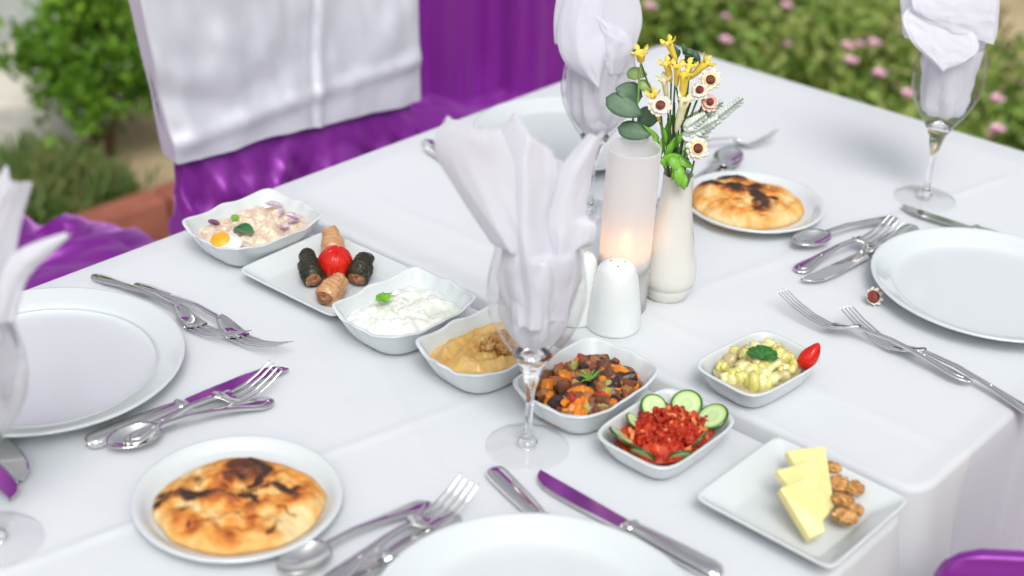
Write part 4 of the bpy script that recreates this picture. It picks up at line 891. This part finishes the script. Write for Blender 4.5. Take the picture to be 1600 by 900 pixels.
# fallen flower on the cloth
ff = empty('fallen_flower', at(1361, 465, .006), 0, 'small wilted maroon and cream flower lying on the cloth', 'flower')
mb = MB()
for i in range(9):
    a = 2 * PI * i / 9; d = Vector((math.cos(a), math.sin(a), 0)); s = Vector((-math.sin(a), math.cos(a), 0))
    mb.grid([[d * .0085 * u + s * .0032 * v * math.sin(PI * min(1, u * .8 + .1)) + Vector((0, 0, .008 * u * u)) for v in (-1, 0, 1)] for u in (.1, .4, .7, 1)])
mb.build('petals', M['cream'], ff, solid=.0003)
MB().lathe([(.0002, .004), (.003, .0042), (.0056, .0058), (.0058, .004), (.003, .001)], 18).build('flower_eye', M['maroon'], ff)
MB().lathe([(.0002, -.006), (.0018, -.005), (.0022, 0)], 10).build('calyx', M['stem'], ff)
ff.rotation_euler = (D(48), D(20), 0); ff.scale = (1.25,) * 3

# ------------------------------------------------------------------ cutlery (local X from the handle end to the tip)
def sweep(st, seg=12, pw=2.6):
    # st: (x, half width, half thickness, z, y offset)
    P = []
    for x, w, t, z, yo in st:
        P.append([(x, yo + w * math.copysign(abs(math.cos(a)) ** (2 / pw), math.cos(a)), z + t * math.copysign(abs(math.sin(a)) ** (2 / pw), math.sin(a))) for a in np.linspace(0, 2 * PI, seg + 1)[:-1]])
    mb = MB().grid(P, cv=True); mb.f += [tuple(range(seg)), tuple(range(len(mb.v) - seg, len(mb.v)))[::-1]]; mb.mi += [0, 0]; return mb
def dense(xs, cols_, n=40):
    x = np.linspace(xs[0], xs[-1], n); return [tuple([float(q)] + [float(np.interp(q, xs, c)) for c in cols_]) for q in x]
def handle_mb(L0):
    xs = [0, .002, .007, .014, .024, .040, .062, .085, L0 - .01, L0]
    return sweep([(x, w, t, z, 0) for x, w, t, z in dense(xs, ([.0015, .0055, .0088, .0098, .0088, .0062, .0042, .0032, .0030, .0036], [.0010, .0014, .0017, .0018, .0018, .0018, .0019, .0020, .0019, .0016], [.0022, .0020, .0022, .0028, .0042, .0070, .0100, .0128, .0125, .0118]), 46)])
def inset_mb():
    return sweep([(x, w, .0006, z, 0) for x, w, z in dense([.006, .010, .016, .024, .034, .05], ([.0008, .0045, .0062, .0052, .0030, .0004], [.0041, .0042, .0048, .0060, .0078, .0103]), 16)], 8)
MESH = {}
def mk(name, mb, m=None):
    me = mb.mesh(name); me.materials.append(m or M['steel']); me.polygons.foreach_set('use_smooth', [True] * len(me.polygons)); MESH[name] = me
mk('fork_handle', handle_mb(.120)); mk('handle_relief', inset_mb())
hd = MB(); xs = [.117, .123, .131, .140, .147]
P = [[(x, v * w, z + .0016 * v * v) for v in np.linspace(-1, 1, 9)] for x, w, z in dense(xs, ([.0034, .0075, .0108, .0118, .0120], [.0120, .0095, .0050, .0022, .0016]), 12)]
P2 = [[(q[0], q[1], q[2] + .0016) for q in r_] for r_ in P]
hd.grid([a + b[::-1] for a, b in zip(P, P2)], cv=True)
mk('fork_neck', hd)
for k, yy in enumerate((-.0102, -.0034, .0034, .0102)):
    tm = sweep([(x, w, t, z, yy * (1 - .04 * (x - .155) / .05)) for x, w, t, z in dense([.142, .150, .168, .187, .2025, .205], ([.0022, .0020, .0017, .0013, .0008, .0003], [.0009, .0010, .0010, .0009, .0006, .0003], [.0028, .0026, .0052, .0118, .0195, .0210]), 18)], 8)
    mk('tine%d' % k, tm)
kh = sweep([(x, w, t, z, 0) for x, w, t, z in dense([0, .002, .006, .014, .05, .085, .098, .100, .103, .106, .110], ([.003, .0066, .0090, .0098, .0092, .0078, .0066, .0082, .0082, .0062, .0058], [.002, .0042, .0056, .0060, .0056, .0048, .0044, .0056, .0056, .0040, .0022], [.0062] * 11), 60)], 18, 2.3)
mk('knife_handle', kh)
kb = MB(); st = dense([.108, .114, .150, .180, .205, .216, .222, .2245], ([.0050, .0080, .0092, .0098, .0092, .0070, .0040, .0008], [0, .0006, .0004, 0, -.0012, -.0035, -.0060, -.0085]), 40)
P = [[(x, yo + w, .0046), (x, yo + w, .0054), (x, yo + w * .8, .0060), (x, yo - w * .8, .0060), (x, yo - w, .0050), (x, yo - w * .8, .0042), (x, yo + w * .8, .0042)] for x, w, yo in st]
kb.grid(P, cv=True); mk('knife_blade', kb)
MESH['knife_blade'].polygons.foreach_set('use_smooth', [False] * len(MESH['knife_blade'].polygons))
mk('spoon_handle', handle_mb(.118))
P = []
for s in np.linspace(0, 1, 14):
    row = []
    for t in np.linspace(0, 2 * PI, 33)[:-1]:
        x = .142 + .026 * s * math.cos(t) ; wy = .0165 * (1 - .12 * math.cos(t)); row.append((x, wy * s * math.sin(t), .0012 + .0085 * s ** 2.2 + .0012 * s * (math.cos(t) * -1 + 1) * .5))
    P.append(row)
P2 = [[(q[0], q[1], q[2] + .0011) for q in r_] for r_ in P][::-1]
mk('spoon_bowl', MB().grid(P + P2, cv=True))
def part(root, nm, key):
    o = bpy.data.objects.new(nm, MESH[key]); COL.objects.link(o); o.parent = root; return o
def cutlery(kind, end, tip, label, z0=0., z1=0., roll=0.0, group='cutlery on the white cloth', base=BZ, L=None, flip=False):
    A, B = at(*end, base), at(*tip, base + (.020 + z1 if kind == 'fork' else 0)); B.z = TZ + base; A.z += z0; B.z += z1
    L = L or {'fork': .205, 'knife': .2245, 'spoon': .168}[kind]
    d = B - A; sc = d.length / L
    e = empty(kind, A, 0, label, kind, kind + 's laid on the tables')
    X = d.normalized(); Y = Vector((0, 0, 1)).cross(X).normalized(); Z = X.cross(Y)
    R = Matrix((X, Y, Z)).transposed() @ Matrix.Rotation(roll, 3, 'X'); e.rotation_euler = R.to_euler()
    sc = min(max(sc, .82), 1.22); e.scale = (sc, 1.12, 1.05)
    if kind == 'fork':
        part(e, 'handle', 'fork_handle'); part(e, 'handle_relief', 'handle_relief'); part(e, 'neck', 'fork_neck')
        for k in range(4): part(e, 'tine', 'tine%d' % k)
    elif kind == 'knife': part(e, 'handle', 'knife_handle'); part(e, 'blade', 'knife_blade')
    else: part(e, 'handle', 'spoon_handle'); part(e, 'handle_relief', 'handle_relief'); part(e, 'bowl', 'spoon_bowl')
    return e
cutlery('fork', (146, 432), (376, 524), 'fork nearer the left dinner plate, handle tucked along its rim', .0, .0, -.2)
cutlery('fork', (212, 447), (442, 541), 'fork lying outside the other one above the left dinner plate', .001, .001, -.2)
cutlery('knife', (136, 702), (443, 578), 'knife with a purple reflecting blade right of the left dinner plate', 0, 0, .0)
cutlery('fork', (196, 700), (432, 572), 'fork lying between the knife and spoon above the front flatbread', .004, .006, 0)
cutlery('spoon', (428, 632), (168, 712), 'spoon with its bowl toward the left plate, above the front flatbread', .003, .002, 0)
cutlery('knife', (-130, 560), (49, 752), 'knife at the left photo edge with a purple tinted tip', 0, 0, .1)
cutlery('knife', (-150, 620), (32, 782), 'knife at the left photo edge, the lower of the two', 0, 0, -.05)
cutlery('knife', (768, 742), (930, 905), 'knife with striped reflections above the bottom plate, left of its neighbour', 0, 0, -.12)
cutlery('knife', (1125, 908), (833, 750), 'long knife with a purple blade above the bottom plate', 0, 0, .0)
cutlery('spoon', (672, 790), (436, 908), 'spoon at the bottom left of the front plate', .001, .001, 0)
cutlery('fork', (505, 925), (676, 786), 'fork on top of the spoon at the bottom of the photo', .003, .008, 0)
cutlery('knife', (716, 815), (480, 950), 'knife handle pointing out beside the bottom plate', .0, .0, 0)
# far table
cutlery('spoon', (1400, 344), (1240, 394), 'spoon left of the right dinner plate', .001, .002, 0, base=.001)
cutlery('fork', (1243, 427), (1392, 345), 'fork lying across the spoon left of the right dinner plate', .001, .010, 0, base=.001)
cutlery('knife', (1428, 364), (1262, 449), 'knife beside the right dinner plate with a bright blade', .001, .001, .02, base=.001)
cutlery('fork', (1516, 606), (1216, 456), 'upper fork with a long handle right of the potato salad', .005, .004, .25, base=.001)
cutlery('fork', (1625, 655), (1316, 481), 'fork under the other one, handle running off the right photo edge', .0, .0, .2, base=.001)
cutlery('knife', (1625, 398), (1428, 336), 'knife above the right dinner plate with green and gold reflections', .0, .0, .1, base=.001)
cutlery('fork', (1040, 240), (1192, 207), 'far fork behind the bouquet', .001, .001, -.4, base=.001)
cutlery('spoon', (1050, 330), (1150, 246), 'spoon behind the far flatbread', .001, .004, .2, base=.001)
cutlery('knife', (1030, 330), (1122, 268), 'knife behind the vase, its blade beside the far spoon', .001, .001, .2, base=.001)
cutlery('fork', (664, 222), (800, 300), 'fork at the far left table edge behind the front napkin, upper of two', .001, .001, 0, base=.001)
cutlery('knife', (668, 234), (820, 330), 'knife handle at the far left table edge behind the front napkin', .0, .0, 0, base=.001)

# ------------------------------------------------------------------ wine glasses
gprof = [(.0004, .0042), (.006, .0040), (.020, .0022), (.0375, .0012), (.0392, .0006), (.0392, .0001), (.036, .0), (.0004, .0)]
go = [(.0004, 0), (.036, 0), (.0392, .0004), (.0396, .0011), (.0390, .0017), (.0300, .0026), (.0150, .0050), (.0070, .0085), (.0045, .0150), (.0038, .028), (.0036, .045), (.0038, .058), (.0050, .068), (.0085, .082), (.0125, .094), (.0180, .104), (.0270, .117), (.0360, .132), (.0425, .148), (.0450, .163), (.0448, .176), (.0430, .190), (.0405, .203), (.0385, .214), (.0380, .2165)]
gi = [(.0374, .2168), (.0370, .214), (.0391, .203), (.0417, .190), (.0436, .176), (.0438, .163), (.0413, .148), (.0348, .132), (.0258, .118), (.0170, .108), (.0080, .1035), (.0004, .1025)]
def gmesh(nm, prof, m):
    me = MB().lathe(prof, 96).mesh(nm); me.materials.append(m); me.polygons.foreach_set('use_smooth', [True] * len(me.polygons)); return me
tg = bpy.data.materials.new('thin_glass'); tg.use_nodes = True; N = tg.node_tree.nodes; L = tg.node_tree.links; N.clear()
lw = N.new('ShaderNodeLayerWeight'); lw.inputs[0].default_value = .5; rpn = ramp(N, [(0, (.035,) * 3), (.55, (.10,) * 3), (.82, (.40,) * 3), (1, (.85,) * 3)]); L.new(lw.outputs['Facing'], rpn.inputs[0])
trc = ramp(N, [(0, (.985,) * 3), (.8, (.95,) * 3), (.95, (.80,) * 3), (1, (.55,) * 3)]); L.new(lw.outputs['Facing'], trc.inputs[0])
t_ = N.new('ShaderNodeBsdfTransparent'); L.new(trc.outputs[0], t_.inputs[0]); g_ = N.new('ShaderNodeBsdfGlossy'); g_.inputs['Roughness'].default_value = .02
mx = N.new('ShaderNodeMixShader'); L.new(rpn.outputs[0], mx.inputs[0]); L.new(t_.outputs[0], mx.inputs[1]); L.new(g_.outputs[0], mx.inputs[2]); oo = N.new('ShaderNodeOutputMaterial'); L.new(mx.outputs[0], oo.inputs[0])
g_bowl = gmesh('bowl', go[15:] + [(.0375, .2168)], tg)
g_foot = gmesh('foot', [(.0396, .0004), (.0398, .0011), (.0390, .0019), (.0300, .0026), (.0150, .0050), (.0085, .0078)], tg)
g_stem = gmesh('stem', [(.0004, .0002), (.006, .0002), (.0095, .0074), (.0070, .0085), (.0045, .0150), (.0038, .028), (.0036, .045), (.0038, .058), (.0050, .068), (.0085, .082), (.0125, .094), (.0178, .1036), (.0145, .1042), (.0080, .1030), (.0004, .1025)], M['glass'])
def wineglass(x, y, z, label):
    r = empty('wine_glass', (x, y, TZ + z), 0, label, 'wine glass', 'stemmed wine glasses with folded napkins')
    for nm, me in (('bowl', g_bowl), ('foot', g_foot), ('stem', g_stem)):
        o = bpy.data.objects.new(nm, me); COL.objects.link(o); o.parent = r
GC = Vector((.022, 1.152, 0)); GR = Vector((.5311, 1.7501, 0)); GL = Vector((-.4245, .9747, 0)); p = at(920, 334); GK = Vector((p.x, p.y, 0))
wineglass(GC.x, GC.y, BZ, 'stemmed wine glass in front with a tall napkin, before the orange dip')
wineglass(GR.x, GR.y, .001, 'stemmed wine glass at the upper right standing clear of the plates')
wineglass(GL.x, GL.y, BZ, 'blurred wine glass cut off by the left photo edge')
wineglass(GK.x, GK.y, .001, 'wine glass at the back between the front napkin and the vase')

# ------------------------------------------------------------------ napkins
def sheet(parent, g, left, right, mid=None, bulge=.012, dy0=0.0, dy1=0.0, gathers=5, gamp=.004, seed=0., nu=52, nv=64, glass=True, fold=.42):
    lp = [aty(*q[:2], g.y + (q[2] if len(q) > 2 else 0)) for q in left]; rp_ = [aty(*q[:2], g.y + (q[2] if len(q) > 2 else 0)) for q in right]
    Lc, Rc = catmull(lp, nv), catmull(rp_, nv); P = []
    org = Vector(parent.location)
    for i in range(nv):
        t = i / (nv - 1); row = []
        for j in range(nu):
            u = j / (nu - 1); q = Lc[i] * (1 - u) + Rc[i] * u
            y = -bulge * (1 - (abs(u - fold) / (fold if u < fold else 1 - fold)) ** 1.25) + dy0 * (1 - t) + dy1 * t
            y += gamp * (.06 + .94 * (1 - t) ** 1.6) * (1.6 * abs(math.sin(PI * gathers * u + seed + 1.5 * t + 1.2 * nz(u, t, seed, 2, 2))) - .8) + (.0009 if (u < .06 or u > .94 or t > .965) else 0) + .0016 * nz(u * 1.5, t * 2, seed, 2.2, 2)
            v = Vector((q[0], q[1] + y, q[2] + .0015 * nz(u * 2, t, seed + 4, 3, 2)))
            row.append(v - org)
            if glass and v.z < TZ + .218:       # keep inside the bowl
                R_ = max(interp(v.z - TZ - .001, [.103, .108, .118, .132, .148, .163, .176, .190, .203, .216], [.004, .013, .0225, .032, .039, .0415, .0413, .0393, .0365, .0345]), .002)
                dx, dyy = v.x - g.x, v.y - g.y; l_ = math.hypot(dx, dyy)
                if l_ > R_: v.x = g.x + dx * R_ / l_; v.y = g.y + dyy * R_ / l_
                v.z = max(v.z, TZ + .108); row[-1] = v - org
        P.append(row)
    return MB().grid(P).build('fold', M['napkin'], parent, True, solid=.0007)
def wad(parent, g, z0, z1, R0, R1, seed):    # gathered cloth filling the bowl
    P = []
    for i in range(26):
        t = i / 25; z = lerp(z0, z1, t); row = []
        for k in range(90):
            a = 2 * PI * k / 90
            R_ = lerp(R0, R1, t); cap = interp(z, [.100, .108, .118, .132, .148, .163, .176, .190, .203, .216, .3], [.003, .013, .022, .031, .037, .040, .040, .038, .036, .034, .05])
            R_ = min(R_, cap); R_ *= (1 - .22 * (.5 + .5 * math.sin(a * 7 + seed + 3 * t + 2 * nz(math.cos(a), math.sin(a), seed + t, 1.2, 2))) - .08 * abs(nz(math.cos(a) * 2, math.sin(a) * 2, t * 3 + seed)))
            row.append((R_ * math.cos(a), R_ * math.sin(a), z - TZ if False else z))
        P.append(row)
    mb = MB().grid(P, cv=True); mb.f.append(tuple(range(90))[::-1]); mb.mi.append(0)
    o = mb.build('gathered_base', M['napkin'], parent, True); return o
def napkin(g, label): return empty('napkin', (g.x, g.y, TZ), 0, label, 'napkin', 'white napkins folded into the glasses')
nC = napkin(GC, 'tall white napkin with pointed wings in the front glass')
wad(nC, GC, .112, .215, .032, .038, 1.0)
sheet(nC, GC, [(805, 482), (778, 430), (776, 380), (728, 300), (683, 215), (702, 160)], [(862, 485), (848, 430), (834, 350), (822, 300), (806, 238), (784, 182)], bulge=.012, dy0=-.014, dy1=-.030, gathers=2, gamp=.004, seed=.4)
sheet(nC, GC, [(800, 485), (800, 440), (790, 350), (786, 280), (784, 215), (804, 166)], [(872, 485), (874, 430), (856, 350), (862, 300), (872, 262), (862, 226)], bulge=.016, dy0=-.022, dy1=-.010, gathers=2, gamp=.004, seed=2.2)
sheet(nC, GC, [(830, 488), (842, 440), (838, 360), (850, 310), (872, 262), (920, 206)], [(888, 485), (908, 430), (932, 352), (917, 330), (922, 280), (944, 202)], bulge=.010, dy0=-.014, dy1=-.004, gathers=2, gamp=.004, seed=4.1)
sheet(nC, GC, [(800, 480), (785, 420), (790, 360), (800, 300), (812, 275), (822, 250)], [(885, 478), (906, 420), (906, 370), (900, 320), (892, 290), (880, 268)], bulge=-.012, dy0=.008, dy1=.020, gathers=2, gamp=.005, seed=5.5)
sheet(nC, GC, [(845, 482), (868, 430), (880, 400), (900, 372)], [(880, 478), (904, 430), (914, 398), (936, 342)], bulge=.008, dy0=.0, dy1=.006, gathers=2, gamp=.003, seed=6.5)
nR = napkin(GR, 'white napkin with a folded point in the upper right glass')
wad(nR, GR, .122, .21, .030, .036, 3.0)
sheet(nR, GR, [(1452, 165), (1440, 110), (1432, 70), (1412, 55), (1406, 10), (1402, -40)], [(1516, 168), (1520, 120), (1527, 85), (1553, 65), (1560, 10), (1560, -40)], bulge=.020, dy0=.0, dy1=-.006, gathers=2, gamp=.0022, seed=1.3)
sheet(nR, GR, [(1473, 110, -.046), (1425, 66, -.040), (1410, 30, -.03), (1422, 8, -.02)], [(1474, 110, -.046), (1505, 98, -.043), (1530, 72, -.036), (1500, 20, -.022)], bulge=.004, gathers=1, gamp=.001, seed=2.3, glass=False)
sheet(nR, GR, [(1440, 30, -.03), (1425, 10, -.03), (1430, -20, -.02)], [(1553, 70, -.02), (1556, 30, -.02), (1562, -20, -.01)], bulge=.010, gathers=1, gamp=.001, seed=3.3, glass=False)
sheet(nR, GR, [(1455, 150), (1445, 90), (1425, 40), (1440, -40)], [(1518, 150), (1530, 90), (1545, 40), (1530, -40)], bulge=-.02, dy0=.005, dy1=.015, gathers=3, gamp=.005, seed=8.3)
nK = napkin(GK, 'white ruffled napkin in the glass at the back left of the bouquet')
wad(nK, GK, .118, .215, .034, .038, 5.0)
sheet(nK, GK, [(900, 210), (884, 150), (884, 105), (868, 75), (866, 20), (880, -50)], [(975, 212), (985, 160), (984, 110), (992, 75), (1003, 25), (985, -50)], bulge=.020, dy0=-.008, dy1=-.004, gathers=3, gamp=.004, seed=6.1)
sheet(nK, GK, [(932, 135, -.035), (882, 98, -.030), (872, 40, -.02), (900, -40, -.01)], [(938, 132, -.038), (946, 80, -.038), (940, 30, -.030), (950, -40, -.02)], bulge=.010, gathers=1, gamp=.002, seed=7.1, glass=False)
sheet(nK, GK, [(940, 110, -.03), (936, 60, -.03), (925, 20, -.03)], [(975, 115, -.02), (988, 70, -.016), (975, 45, -.01)], bulge=.010, gathers=1, gamp=.002, seed=8.1, glass=False)
sheet(nK, GK, [(905, 190), (890, 120), (890, 50), (900, -50)], [(978, 190), (984, 120), (990, 50), (980, -50)], bulge=-.02, dy0=.008, dy1=.014, gathers=4, gamp=.006, seed=9.1)
nL = napkin(GL, 'blurred white napkin with long points at the left photo edge')
wad(nL, GL, .118, .21, .030, .034, 7.0)
sheet(nL, GL, [(-50, 620), (-75, 540), (-60, 440), (-50, 350), (10, 258)], [(15, 620), (35, 540), (22, 450), (30, 370), (50, 285)], bulge=.016, gathers=3, gamp=.006, seed=1.9)
sheet(nL, GL, [(-10, 520), (0, 450), (22, 395), (60, 368), (112, 350)], [(25, 520), (38, 460), (52, 420), (80, 392), (120, 352)], bulge=.006, gathers=1, gamp=.002, seed=2.9, dy0=-.01, dy1=-.015)
sheet(nL, GL, [(-60, 560), (-80, 460), (-90, 380), (-60, 300)], [(20, 560), (20, 460), (15, 390), (10, 300)], bulge=-.016, gathers=3, gamp=.006, seed=4.9, dy0=.01, dy1=.012)
